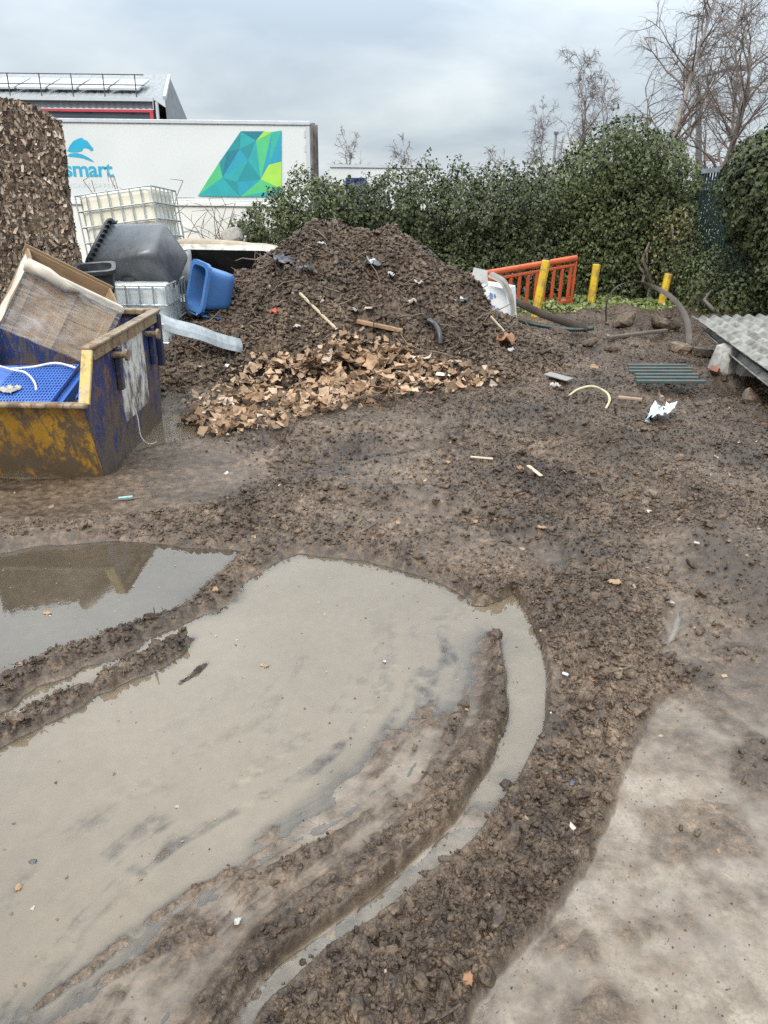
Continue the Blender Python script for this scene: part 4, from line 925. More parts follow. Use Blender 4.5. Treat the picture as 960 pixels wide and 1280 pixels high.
MB().box(0.003, 0.055, Lk + 0.02, Lk + 0.09, 0.55, 1.06).build('side_rib', worn('navy_rib', (0.02, 0.026, 0.06), None, 0.5), near_side, bevel=0.008)
for yy in (0.5, 1.45): MB().tube([(0.0, yy, 0.93), (0.11, yy, 0.93), (0.112, yy, 0.93), (0.135, yy, 0.93)], [0.028, 0.028, 0.05, 0.05], 12).build('lifting_pin', SK_CREAM, near_side)

# wrapped crate tipped in the skip
def wood_wrap():
    t = NT('wrapped_board'); c = t.coord('Object')
    st = t.noise(t.coord('Object', (3.0, 1.2, 3)), 3, 6, 0.6)
    col = t.ramp(st, (0.3, (0.32, 0.20, 0.105)), (0.5, (0.52, 0.345, 0.195)), (0.72, (0.60, 0.44, 0.27)))
    col = t.mix(t.ramp(t.noise(c, 3.2, 6, 0.65), (0.5, 0.0), (0.66, 0.7)), col, (0.16, 0.085, 0.035))
    t.bump(st, 0.2, 0.004)
    return t.done(col, 0.6, 0, 0.4)
WOODW = wood_wrap()  # front wood colour lightened to offset the shade on its downward tilt
WOODI = worn('brown_board', (0.24, 0.155, 0.085), (0.17, 0.105, 0.055), 0.7, 0, 4, 0.3, (0.09, 0.055, 0.03), stretch=(1, 5, 5))  # darker copy of the crate wood, offsetting the stronger light on inner boards
def film_material():
    t = NT('stretch_film'); c = t.coord('Object')
    wr = t.noise(t.coord('Object', (1.5, 7, 5)), 2.0, 6, 0.65, 1.8)
    dif = t.new('ShaderNodeBsdfPrincipled'); dif.inputs['Base Color'].default_value = (0.66, 0.65, 0.63, 1); dif.inputs['Roughness'].default_value = 0.22
    bp = t.new('ShaderNodeBump'); bp.inputs['Strength'].default_value = 0.7; bp.inputs['Distance'].default_value = 0.01; t.put(wr, bp.inputs['Height']); t.l.new(bp.outputs[0], dif.inputs['Normal'])
    tr_ = t.new('ShaderNodeBsdfTransparent'); mx_ = t.new('ShaderNodeMixShader')
    t.put(t.ramp(wr, (0.42, 0.12), (0.56, 0.34), (0.70, 0.78)), mx_.inputs[0])
    t.l.new(tr_.outputs[0], mx_.inputs[1]); t.l.new(dif.outputs[0], mx_.inputs[2]); t.l.new(mx_.outputs[0], t.out.inputs['Surface']); t.n.remove(t.b); return t.mat
FILM = film_material()
CLOTH = worn('pale_wrap', (0.50, 0.45, 0.38), (0.40, 0.34, 0.27), 0.5, 0, 4, 0.3, (0.25, 0.18, 0.11))
kA, kB, kC = at(40, 331, Y=6.7), at(147, 382, Y=7.05), at(2, 388, Y=6.64)
cr_ = thing('wooden_crate', 'open plywood crate in torn stretch film tipped inside the skip', 'crate', frame(kA, kB, kC))
cw_, ch_, cd_ = 0.78, 0.62, 0.5          # local: x along front top edge, y down the front, z = u x v into the crate
zs = 1 if (frame(kA, kB, kC).to_3x3() @ Vector((0, 0, 1))).y > 0 else -1
def cb(name, x0, x1, y0, y1, z0, z1, mat=WOODW, bev=0.004):
    z0, z1 = (z0, z1) if zs > 0 else (-z1, -z0); return MB().box(x0, x1, y0, y1, z0, z1).build(name, mat, cr_, bevel=bev)
for k in range(2): cb('front_board', 0.0, cw_, 0.003 + k * ch_ / 2, (k + 1) * ch_ / 2 - 0.003, 0, 0.018 + 0.002 * (k % 2))
for k in range(4): cb('back_board', 0.0, cw_, 0.003 + k * ch_ / 4, (k + 1) * ch_ / 4 - 0.006, cd_, cd_ + 0.02, WOODI)
cb('end_board', 0.002, 0.02, 0, ch_, 0.026, cd_ - 0.004, WOODI); cb('end_board', cw_ - 0.02, cw_ - 0.002, 0, ch_, 0.026, cd_ - 0.004, WOODI)
cb('base_board', 0.022, cw_ - 0.022, ch_ - 0.03, ch_ - 0.008, 0.03, cd_ - 0.006)
for x in (0.0, cw_ / 2 - 0.04, cw_ - 0.07): cb('batten', x, x + 0.07, 0.045, ch_ - 0.005, -0.02, -0.003)
cb('top_rail', -0.02, cw_ + 0.02, -0.02, 0.042, -0.05, -0.004, CLOTH, 0.01); cb('top_rail', -0.02, cw_ + 0.02, -0.02, 0.06, cd_ + 0.023, cd_ + 0.045, WOODI)
fm = MB(); nx, ny = 22, 12
zf = -0.058 * zs
fm.add([(-0.03 + (cw_ + 0.06) * i / nx, -0.015 + (ch_ + 0.0) * j / ny, zf - zs * 0.012 * float(fbm(np.array([i * 0.5]), np.array([j * 0.4]), 2, 3)[0])) for j in range(ny + 1) for i in range(nx + 1)],
       [(j * (nx + 1) + i, j * (nx + 1) + i + 1, (j + 1) * (nx + 1) + i + 1, (j + 1) * (nx + 1) + i) for j in range(ny) for i in range(nx)])
film_ = fm.build('stretch_film', FILM, cr_, True)
sf = MB(); sf.add([(-0.045, -0.03 + 0.66 * j / 8, zs * (-0.06 + 0.22 * i / 4) + 0.0) for j in range(9) for i in range(5)], [(j * 5 + i, j * 5 + i + 1, j * 5 + i + 6, j * 5 + i + 5) for j in range(8) for i in range(4)])
crinkle(sf.build('end_wrap', CLOTH, cr_, True), 0.015, 5, 7)
tw = MB(); tw.tube([(-0.05, 0.0, zf), (0.12, 0.0, zf * 1.2), (0.3, 0.03, zf * 1.3), (0.42, 0.01, zf * 1.2)], [0.05, 0.06, 0.04, 0.01], 7); crinkle(tw.build('film_bunch', CLOTH, film_, True), 0.02, 8, 12)

# blue plastic pallet
BLUEP = worn('blue_plastic', (0.045, 0.13, 0.42), (0.035, 0.10, 0.34), 0.42, 0, 3, 0.3, (0.17, 0.17, 0.19))
pA, pB, pC = at(-30, 458, Y=6.55), at(99, 455, Y=6.55), at(-30, 504, Y=5.86)
pt = thing('plastic_pallet', 'blue perforated plastic pallet lying inside the skip', 'pallet', frame(pA, pB, pC))
pw = float(np.linalg.norm(pB - pA)); pd = float(np.linalg.norm(pC - pA)) * 0.97
zs2 = -1 if (frame(pA, pB, pC).to_3x3() @ Vector((0, 0, 1))).z > 0 else 1      # downwards
dk_ = MB(); x0 = pw * 0.41; nx, ny = 20, 15
dk_.box(0, x0, 0, pd, min(0, zs2 * 0.03), max(0, zs2 * 0.03))
for i in range(nx + 1):
    x = x0 + (pw - x0 - 0.012) * i / nx; dk_.box(x + 0.001, x + 0.012, 0.001, pd - 0.001, min(0.002, zs2 * 0.028), max(-0.002, zs2 * 0.028))
for j in range(ny + 1):
    y = (pd - 0.014) * j / ny; dk_.box(x0 + 0.002, pw - 0.002, y + 0.0005, y + 0.013, min(zs2 * 0.001, zs2 * 0.03), max(zs2 * 0.001, zs2 * 0.03))
dk_.build('deck', BLUEP, pt)
MB().box(0.01, pw - 0.01, 0.01, pd - 0.01, *sorted((zs2 * 0.05, zs2 * 0.056))).build('underside', worn('dark_blue', (0.015, 0.05, 0.2), None), pt)
for k in range(3): MB().box(0.02 + k * 0.4, 0.14 + k * 0.4, 0.02, pd - 0.02, *sorted((zs2 * 0.058, zs2 * 0.15))).build('foot', BLUEP, pt)
ed = thing('plastic_offcut', 'blue plastic panel standing in the skip corner beside the pallet', 'panel', frame(at(100, 505, Y=5.80), at(108, 436, Y=6.0), at(92, 500, Y=6.3)))
for k in range(2): MB().box(0.0, 0.42 - 0.05 * k, 0.02 + 0.05 * k, 0.06 + 0.05 * k, -0.012, 0.012).build('slat', BLUEP, ed, bevel=0.004)
MB().box(0.05, 0.08, 0.0, 0.12, 0.013, 0.025).build('cross_bar', BLUEP, ed)
def crumple(name, label, cat, px, size, mat, seed, flatz=0.35, lift=0.02, Y=None, group=None, n=9, asp=1.0):
    r = np.random.default_rng(seed); p = hit(*px) if Y is None else at(*px, Y=Y)
    g = np.linspace(-0.5, 0.5, n); gx_, gy_ = np.meshgrid(g, g * asp)
    z = flatz * (fbm(gx_ * 4 + seed, gy_ * 4, 3, seed)) + flatz * 0.3 * r.normal(size=gx_.shape) * 0.4
    ang = r.random() * 6.28; v = np.stack([gx_ + 0.05 * r.normal(size=gx_.shape), gy_ + 0.05 * r.normal(size=gx_.shape), z - z.min() * 0.8], -1).reshape(-1, 3) * size
    ca, sa = math.cos(ang), math.sin(ang); v[:, :2] = v[:, :2] @ np.array([[ca, -sa], [sa, ca]])
    rr = np.linalg.norm(np.stack([gx_, gy_ / asp], -1).reshape(-1, 2), axis=1)
    v[:, 2] -= size * 0.5 * np.maximum(rr - 0.4, 0)
    f = [(j * n + i, j * n + i + 1, (j + 1) * n + i + 1, (j + 1) * n + i) for j in range(n - 1) for i in range(n - 1) if not (i in (0, n - 2) and j in (0, n - 2) and r.random() < 0.7)]
    o = mesh(name, v, np.array(f), mat, None, True); o.location = tuple(p + V(0, 0, lift)); so = o.modifiers.new('thickness', 'SOLIDIFY'); so.thickness = 0.003
    return tag(o, label, cat, group)
WHITEP = worn('white_plastic', (0.40, 0.40, 0.39), (0.30, 0.30, 0.29), 0.4, 0, 6, 0.45)
PAPER = worn('white_paper', (0.37, 0.345, 0.31), (0.28, 0.255, 0.225), 0.85, 0, 6, 0.5)
crumple('paper_scrap', 'torn white paper scrap lying on the blue pallet', 'paper', (13, 489), 0.16, PAPER, 301, 0.15, 0.02, 6.08)
def cord(name, label, cat, pts, rad, mat, group=None, n=8):
    """pts: (px, py, Y); smooth tube through them"""
    P_ = [at(x, y, Y=Y) for x, y, Y in pts]; out = []
    for i in range(len(P_) - 1):
        p0, p1, p2, p3 = P_[max(i - 1, 0)], P_[i], P_[i + 1], P_[min(i + 2, len(P_) - 1)]
        for t in np.linspace(0, 1, 7)[:-1]:
            out.append(0.5 * (2 * p1 + (p2 - p0) * t + (2 * p0 - 5 * p1 + 4 * p2 - p3) * t * t + (3 * p1 - p0 - 3 * p2 + p3) * t ** 3))
    out.append(P_[-1]); o = MB().tube(out, rad, n).build(name, mat, None, True); return tag(o, label, cat, group)
CABLE = worn('white_cable', (0.6, 0.58, 0.54), None, 0.5); WIRE = worn('pale_wire', (0.4, 0.36, 0.3), None, 0.5)
cord('cable', 'white cable curling over the blue pallet in the skip', 'cable', [(-20, 452, 6.5), (15, 462, 6.3), (32, 466, 6.25), (44, 480, 6.15), (44, 498, 6.0), (38, 505, 5.9)], 0.009, CABLE)
cord('cable', 'pale strap running along the back of the blue pallet', 'cable', [(5, 462, 6.5), (40, 459, 6.5), (70, 454, 6.5), (95, 460, 6.4)], 0.011, CABLE)
cord('wire', 'thin wire hanging off the blue side of the skip', 'wire', [(165, 500, 6.75), (172, 522, 6.7), (176, 545, 6.6), (186, 555, 6.6), (196, 552, 6.75)], 0.005, WIRE)

# caged liquid tanks
TANK = worn('tank_plastic', (0.58, 0.54, 0.42), (0.66, 0.64, 0.56), 0.45, 0, 1.6, 0.3, (0.36, 0.29, 0.17), 0.05)
TANKW = worn('white_tank_plastic', (0.55, 0.58, 0.58), (0.44, 0.47, 0.47), 0.4, 0, 2.0, 0.35, (0.3, 0.28, 0.25), 0.05)
def ibc(label, m, mat, w=1.2, d=1.0, h=1.0, tops=True):
    th = thing('caged_tank', label, 'tank', m, 'caged liquid tanks')
    nb = MB(); R_ = 0.09
    def ring(z, s): 
        out = []
        for cx, cy, a0 in ((1, 1, 0), (-1, 1, 90), (-1, -1, 180), (1, -1, 270)):
            for k in range(5):
                a = math.radians(a0 + k * 22.5); out.append(((w / 2 - 0.04 - R_) * cx * s + R_ * math.cos(a) * s, (d / 2 - 0.04 - R_) * cy * s + R_ * math.sin(a) * s, z))
        return out
    zs_ = np.linspace(0.14, h - 0.03, 14); nb.loft([ring(0.12, 0.92)] + [ring(z, 1.0 + 0.012 * math.sin(k * 2.1)) for k, z in enumerate(zs_)] + [ring(h, 0.9)])
    bottle_ = nb.build('bottle', mat, th, True)
    for z in np.linspace(0.14, h, 5):
        c = [(-w / 2, -d / 2, z), (w / 2, -d / 2, z), (w / 2, d / 2, z), (-w / 2, d / 2, z)]
        q = MB()
        for a, b in zip(c, c[1:] + c[:1]): q.tube([a, b], 0.012, 6)
        q.build('cage_hoop', GALV, th)
    def up(x, y): MB().tube([(x, y, 0.13), (x, y, h)], 0.011, 6).build('cage_bar', GALV, th)
    for x in np.linspace(-w / 2, w / 2, 8):
        up(x, -d / 2); up(x, d / 2)
    for y in np.linspace(-d / 2, d / 2, 7)[1:-1]:
        up(w / 2, y); up(-w / 2, y)
    MB().box(-w / 2, w / 2, -d / 2, d / 2, 0.0, 0.10).build('base_pallet', GALV, th, bevel=0.01)
    MB().tube([(0, 0, h), (0, 0, h + 0.05)], 0.1, 14).build('filler_cap', DARKM, bottle_)
    return th
p = (at(98, 300, Y=12.7) + at(214, 300, Y=12.7)) / 2
ibc('yellowed caged tank leaning behind the black tub', pose((p[0] + 0.05, 13.2, 0.98), rx=-5, ry=-7.5, rz=-6), TANK, 1.25, 1.0, 1.08)
MB0 = None
p = at(208, 357, Y=9.62)
ibc('white caged tank standing right behind the skip, under the black tub', pose((p[0] - 0.60, 10.12, 0.02), rz=1), TANKW, 1.15, 0.95, p[2] - 0.03)
# rubble under the leaning tank
RUB = worn('rubble', (0.2, 0.18, 0.16), (0.28, 0.26, 0.23), 0.85, 0, 4, 0.5)
def lump(name, label, cat, loc, size, mat, seed, group=None, rz=0):
    v = ICO_V.copy(); r = np.random.default_rng(seed)
    v = np.sign(v) * np.abs(v) ** 0.62; v = v * (1 + 0.2 * fbm(v[:, 0] * 1.4 + seed, v[:, 1] * 1.4 + v[:, 2] * 1.7, 3, seed))[:, None] * np.array(size)
    o = mesh(name, v, ICO_F, mat, None, False); o.location = tuple(loc); o.rotation_euler = (r.normal(0, 0.25), r.normal(0, 0.25), math.radians(rz)); return tag(o, label, cat, group)
lump('spoil_mound', 'mound of spoil behind the skip under the leaning caged tank', 'mound', (-4.2, 13.1, 0.3), (1.3, 1.0, 0.78), MUD, 5)

# black tub tipped over on the tank
TUBM = worn('black_tub_plastic', (0.055, 0.058, 0.064), (0.11, 0.115, 0.125), 0.35, 0, 3, 0.3, (0.19, 0.185, 0.18), 0.08)
BLACK = worn('black_plastic', (0.022, 0.023, 0.026), (0.04, 0.042, 0.046), 0.4, 0, 3, 0.3, (0.12, 0.11, 0.10))
def tub(name, label, cat, A, B, C, sb, sc, depth, taper, mat, rimw, wall=0.02, inner=None, ribs=True, flip=False):
    """open tapered box: rim corner A, rim edges towards B (length sb) and C (length sc), depth along x cross y"""
    M_ = frame(A, B, C); th = thing(name, label, cat, M_); s = -1 if flip else 1
    def rect(t, inset): 
        k = (1 - taper) * t / 2; return [(sb * k + inset, sc * k + inset, s * depth * t), (sb * (1 - k) - inset, sc * k + inset, s * depth * t), (sb * (1 - k) - inset, sc * (1 - k) - inset, s * depth * t), (sb * k + inset, sc * (1 - k) - inset, s * depth * t)]
    def rr(q, c=0.09):       # rounded corners
        out = []
        for i in range(4):
            a, b, d = np.array(q[i - 1]), np.array(q[i]), np.array(q[(i + 1) % 4]); u, w = nrm(a - b), nrm(d - b)
            for t in (0, 0.33, 0.67, 1): out.append(tuple(b + u * c * (1 - t) ** 2 + w * c * t ** 2))
        return out
    m = MB(); rings = [rr(rect(t, 0)) for t in (0, 0.25, 0.5, 0.75, 0.95)] + [rr(rect(1.0, 0.03))]
    m.loft(rings, cap0=False)
    m.loft([rr(rect(0.0, wall))] + [rr(rect(t, wall)) for t in (0.25, 0.5, 0.75, 0.95)], cap0=False)
    o = m.build('body', mat, th, True, mats=None)
    rm = MB(); a = rr(rect(0, -rimw)); b = rr(rect(0, wall)); z = s * 0.045
    rm.loft([a, [(x, y, z) for x, y, _ in a], [(x, y, z) for x, y, _ in rr(rect(0, -0.004))]], False, False); rm.loft([b, a], False, False)
    rim_ = rm.build('rim', inner or mat, th)
    if ribs:
        for e in range(2):
            for k in range(9):
                f = (k + 0.5) / 9
                q = (sb * f, -0.002, 0) if e == 0 else (-0.002, sc * f, 0)
                MB().box(q[0] - 0.008 if e == 0 else q[0] - rimw * 0.9, q[0] + 0.008 if e == 0 else q[0], q[1] - rimw * 0.9 if e == 0 else q[1] - 0.008, q[1] if e == 0 else q[1] + 0.008, *sorted((s * 0.004, s * 0.09))).build('rim_rib', inner or mat, rim_)
    return th
A_, B_, C_ = at(136, 277, Y=10.6), at(110, 328, Y=10.0), at(184, 286, Y=11.3)
fl = (frame(A_, B_, C_).to_3x3() @ Vector((0, 0, 1)))
tub('plastic_tub', 'large black plastic tub tipped over on top of the white caged tank', 'tub', A_, B_, C_, 0.78, 0.80, 0.86, 0.74, TUBM, 0.05, inner=BLACK, flip=fl.x < 0)
# pale tub lying open towards the viewer
CREAMP = worn('cream_fibreglass', (0.46, 0.44, 0.38), (0.36, 0.34, 0.30), 0.55, 0, 4, 0.5, (0.12, 0.10, 0.085))
A_, B_, C_ = at(226, 310, Y=11.7), at(330, 312, Y=11.7), at(232, 372, Y=11.2)
fl = (frame(A_, B_, C_).to_3x3() @ Vector((0, 0, 1)))
to = tub('open_tub', 'pale rimmed tub on its side with a dark inside, beside the blue bin', 'tub', A_, B_, C_, 1.3, 0.8, 0.7, 0.8, BLACK, 0.07, inner=CREAMP, ribs=False, flip=fl.y < 0)
gp_ = thing('grey_panel', 'crumpled grey plastic panel between the black tub and the open tub', 'panel', frame(at(206, 316, Y=10.9), at(232, 312, Y=10.95), at(208, 352, Y=10.8)))
o = MB(); o.add([(0.33 * i / 5, 0.45 * j / 6, 0) for j in range(7) for i in range(6)], [(j * 6 + i, j * 6 + i + 1, j * 6 + i + 7, j * 6 + i + 6) for j in range(6) for i in range(5)])
o = crinkle(o.build('sheet', worn('grey_plastic', (0.22, 0.23, 0.24), None, 0.45), gp_, True), 0.05, 9, 4); o.modifiers.new('t', 'SOLIDIFY').thickness = 0.008
# rolled carpet on top
c0, c1 = at(222, 308, Y=12.2), at(362, 322, Y=11.9)
ro_ = thing('carpet_roll', 'rolled beige carpet lying over the open tub', 'carpet', c0)
m = MB(); sp_ = [c0 - c0 + (c1 - c0) * t + V(0, 0, 0.05 * math.sin(t * 3)) for t in np.linspace(0, 1, 10)]
m.tube(sp_, [0.08, 0.12, 0.13, 0.12, 0.115, 0.12, 0.11, 0.115, 0.12, 0.115], 14); crinkle(m.build('roll', worn('carpet_beige', (0.34, 0.29, 0.22), (0.27, 0.22, 0.165), 0.9, 0, 5, 0.3), ro_, True), 0.02, 4, 6)
m = MB(); d_ = nrm(c1 - c0); e_ = c1 - c0; m.tube([e_ + d_ * 0.0, e_ + d_ * 0.02], [0.125, 0.08], 14); m.build('roll_end', worn('carpet_back', (0.2, 0.17, 0.13), None, 0.9), ro_)
lump('wood_stub', 'weathered timber stub sticking up behind the carpet roll', 'timber', at(290, 296, Y=13.0), (0.17, 0.1, 0.13), RUB, 8)

# blue wheeled bin
BINB = worn('bin_blue', (0.055, 0.155, 0.37), (0.045, 0.12, 0.30), 0.4, 0, 3, 0.35, (0.10, 0.085, 0.07))
A_ = at(241, 326, Y=10.3); B_, C_ = A_ + V(-0.24, -0.05, -0.97), A_ + V(0.62, -0.75, -0.25)
fl = (frame(A_, B_, C_).to_3x3() @ Vector((0, 0, 1)))
bn = tub('wheeled_bin', 'blue wheeled bin lying on its side on the flank of the mud heap', 'bin', A_, B_, C_, 0.56, 0.38, 0.46, 0.82, BINB, 0.035, ribs=False, flip=fl.x < 0)
s = -1 if fl.x < 0 else 1
MB().tube([(0.60, 0.03, s * 0.46), (0.60, 0.35, s * 0.46)], 0.012, 8).build('axle', DARKM, bn)
for yy in (0.02, 0.31): MB().tube([(0.60, yy, s * 0.46), (0.60, yy + 0.045, s * 0.46)], 0.1, 18).build('wheel', BLACK, bn); MB().tube([(0.60, yy - 0.006, s * 0.46), (0.60, yy - 0.002, s * 0.46)], 0.05, 12).build('hub', GREYM, bn.children[-1])
MB().tube([(0.60, 0.06, s * 0.0), (0.63, 0.08, s * 0.03), (0.63, 0.30, s * 0.03), (0.60, 0.32, 0)], 0.014, 8).build('handle', BINB, bn)
MB().box(0.605, 0.625, 0.0, 0.38, *sorted((s * 0.06, s * 0.4))).build('lid', BINB, bn, bevel=0.01)
# black crate jammed behind the wooden crate
A_, B_, C_ = at(94, 330, Y=9.2), at(136, 327, Y=9.3), at(96, 342, Y=8.9)
fl = (frame(A_, B_, C_).to_3x3() @ Vector((0, 0, 1)))
tub('black_crate', 'small black plastic crate jammed between the wooden crate and black tub', 'crate', A_, B_, C_, 0.42, 0.3, 0.3, 0.85, BLACK, 0.025, ribs=True, flip=fl.z > 0)
# galvanised sheet leaning on the heap
mA = at(203, 392, Y=8.75); mB = hit(301, 430) + V(0, 0, 0.05); mC = at(203, 411, Y=8.6)
ms = thing('metal_sheet', 'long galvanised metal strip leaning from the skip onto the heap', 'sheet', frame(mA, mB, mC)); L_ = float(np.linalg.norm(mB - mA))
o = MB(); o.add([(L_ * i / 12, 0.2 * j / 3, 0.012 * math.sin(i * 0.9) + (0.02 if j in (0, 3) else 0)) for j in range(4) for i in range(13)], [(j * 13 + i, j * 13 + i + 1, j * 13 + i + 14, j * 13 + i + 13) for j in range(3) for i in range(12)])
o.build('plate', GALV, ms, False).modifiers.new('t', 'SOLIDIFY').thickness = 0.006

# ------------------------------------------------------------------ scraps of cardboard at the foot of the heap
def in_poly(x, y, pg):
    c = False
    for i in range(len(pg)):
        (ax, ay), (bx, by) = pg[i], pg[i - 1]
        if (ay > y) != (by > y) and x < (bx - ax) * (y - ay) / (by - ay) + ax: c = not c
    return c
CP = [(232, 527), (250, 498), (300, 472), (340, 455), (400, 442), (432, 428), (482, 438), (530, 448), (575, 462), (606, 482), (540, 490), (470, 500), (400, 514), (330, 534), (270, 541)]
r = np.random.default_rng(400)
variants = []
for k in range(10):
    n = 4; u = np.linspace(-0.5, 0.5, n); gx_, gy_ = np.meshgrid(u, u * r.uniform(0.5, 1.0))
    ax_ = r.random() * 3.14; w = gx_ * math.cos(ax_) + gy_ * math.sin(ax_)
    z = r.uniform(0.2, 1.0) * np.abs(w - r.normal(0, 0.1)) + r.uniform(-0.6, 0.6) * w * w + 0.05 * r.normal(size=w.shape)
    v = np.stack([gx_ + 0.06 * r.normal(size=w.shape), gy_ + 0.06 * r.normal(size=w.shape), z], -1).reshape(-1, 3)
    v2 = v.copy(); v2[:, 2] -= 0.03; f = []
    for j in range(n - 1):
        for i in range(n - 1):
            a = j * n + i; f += [[a, a + 1, a + n + 1, a + n], [a + 16, a + n + 16, a + n + 17, a + 17]]
    edge = [0, 1, 2, 3, 7, 11, 15, 14, 13, 12, 8, 4]
    for a, b in zip(edge, edge[1:] + edge[:1]): f.append([a, a + 16, b + 16, b])
    o = mesh('cardboard_scrap', np.concatenate([v, v2]), np.array(f), CARD, None, False); variants.append(o.data); bpy.data.objects.remove(o)
cnt = 0
mound = lambda x, y: 0.20 * math.exp(-(((x - 420) / 130) ** 2 + ((y - 470) / 32) ** 2))
SP, SN = [], []
while cnt < 285:
    x, y = r.uniform(230, 610), r.uniform(428, 542)
    if not in_poly(x, y, CP): continue
    p = hit(x, y + 5); lift = mound(x, y) * r.random() ** 0.6
    o = bpy.data.objects.new('cardboard_scrap', variants[cnt % 10]); COL.objects.link(o)
    big = 1.25 if 380 < x < 520 else 1.0
    s = r.uniform(0.065, 0.155) * big; o.scale = (s, s * r.uniform(0.6, 1), s)
    o.location = (p[0], p[1] - lift * 0.5, p[2] + 0.02 + lift); o.rotation_euler = (r.normal(0.35, 0.5), r.normal(0, 0.5), r.random() * 6.28)
    tag(o, 'torn wet cardboard scrap ' + ('at the left tail of the cardboard heap by the skip puddle' if x < 310 else 'on the thin right tail of the cardboard heap' if x > 540 else 'along the front edge of the cardboard heap' if y > 492 else 'on the crest of the cardboard heap' if y < 458 else 'in the left half of the cardboard heap' if x < 420 else 'in the right half of the cardboard heap'), 'cardboard', 'torn cardboard scraps in the heap'); cnt += 1
while len(SP) < 1500:
    x, y = r.uniform(225, 660), r.uniform(425, 548)
    if not in_poly(x, y, CP) and not (in_poly(x, y - 6, CP) or in_poly(x - 25, y, CP)): continue
    if len(SP) % 4 == 0: p = hit(x, y)
    SP.append(p + V(r.normal(0, 0.06), r.normal(0, 0.06), 0.03 + mound(x, y) * r.random())); SN.append(r.normal(0, 0.5, 3) + V(0, -0.4, 1))
tag(flakes('cardboard_crumbs', np.array(SP), np.array(SN), 0.055, CARDI, None, r, 1.2, False), 'small crumbs of shredded cardboard between the larger scraps', kind='stuff')

# flecks of straw, plastic and card strewn over the mud
FLECK = card_material('flecks', ((0.0, (0.07, 0.045, 0.028)), (0.5, (0.19, 0.125, 0.08)), (0.85, (0.34, 0.25, 0.17)), (0.97, (0.48, 0.43, 0.37)), (1.0, (0.65, 0.64, 0.62))))
w = np.where(inf & (YY < 12), cell * np.clip(RO, 0.03, 1) * (Hh > 0.004) / (1 + 0.04 * YY ** 2), 0).ravel(); i = r.choice(w.size, 650, p=w / w.sum())
w2 = np.where((HY < 11.4) & (HZ > 0.05), 1.0, 0).ravel(); i2 = r.choice(w2.size, 420, p=w2 / w2.sum())
FP = np.concatenate([np.stack([XX.ravel()[i], YY.ravel()[i], Hh.ravel()[i] + 0.006], 1), np.stack([HX.ravel()[i2], HY.ravel()[i2] - 0.01, HZ.ravel()[i2] + 0.015], 1)])
fs_ = np.concatenate([0.010 + 0.0035 * YY.ravel()[i], np.full(420, 0.05)])
tag(flakes('litter_flecks', FP, r.normal(0, 0.4, (len(FP), 3)) + V(0, -0.2, 1), fs_ * 0.75, FLECK, None, r, 1.5, False), 'flecks of straw, card and plastic strewn over the mud', kind='stuff')
w = np.where(inf & (YY < 5.2) & (Hh < -0.004), cell, 0).ravel(); i = r.choice(w.size, 260, p=w / w.sum())
tag(flakes('floating_flecks', np.stack([XX.ravel()[i], YY.ravel()[i], np.full(260, 0.0015)], 1), r.normal(0, 0.03, (260, 3)) + V(0, 0, 1), np.full(260, 0.008), FLECK, None, r, 1.3, False), 'tiny flecks floating on the puddles', kind='stuff')

# ------------------------------------------------------------------ right side: barrier, posts, strips, sheets
ORANGE = worn('orange_plastic', (0.52, 0.10, 0.035), (0.42, 0.075, 0.03), 0.45, 0, 3, 0.3, (0.12, 0.08, 0.06))
bA, bB, bC = at(575, 345, Y=14.3), at(722, 320, Y=15.2), at(585, 410, Y=14.6)
ba = thing('road_barrier', 'orange plastic pedestrian barrier tilted behind the mud heap', 'barrier', frame(bA, bB, bC)); bl = float(np.linalg.norm(bB - bA)); bhh = 1.12
def bb(name, x0, x1, y0, y1, z=0.022, bev=0.012): return MB().box(x0, x1, y0, y1, -z, z).build(name, ORANGE, ba, bevel=bev)
bb('top_rail', 0.0, bl, -0.02, 0.085, 0.045, 0.035); bb('second_rail', 0.053, bl - 0.053, 0.135, 0.19); bb('middle_rail', 0.053, bl - 0.053, 0.82, 0.89); bb('bottom_rail', 0.0, bl, 1.03, bhh, 0.035, 0.03)
bb('end_post', 0.0, 0.05, 0.09, 1.025, 0.03, 0.02); bb('end_post', bl - 0.05, bl, 0.09, 1.025, 0.03, 0.02)
for k in range(13):
    x = 0.10 + (bl - 0.25) * k / 12; bb('slat', x, x + 0.062, 0.193, 0.817, 0.022, 0.012)
for x in (0.3, bl - 0.45): bb('tie', x, x + 0.06, 0.088, 0.132, 0.018, 0.004); bb('lower_tie', x, x + 0.06, 0.893, 1.027, 0.018, 0.004)
for x in (0.25, bl - 0.35): MB().box(x, x + 0.08, bhh + 0.003, bhh + 0.05, -0.28, 0.28).build('foot', BLACK, ba, bevel=0.01)
YEL = worn('yellow_paint', (0.55, 0.37, 0.015), (0.45, 0.28, 0.014), 0.45, 0, 4, 0.6, (0.17, 0.12, 0.06))
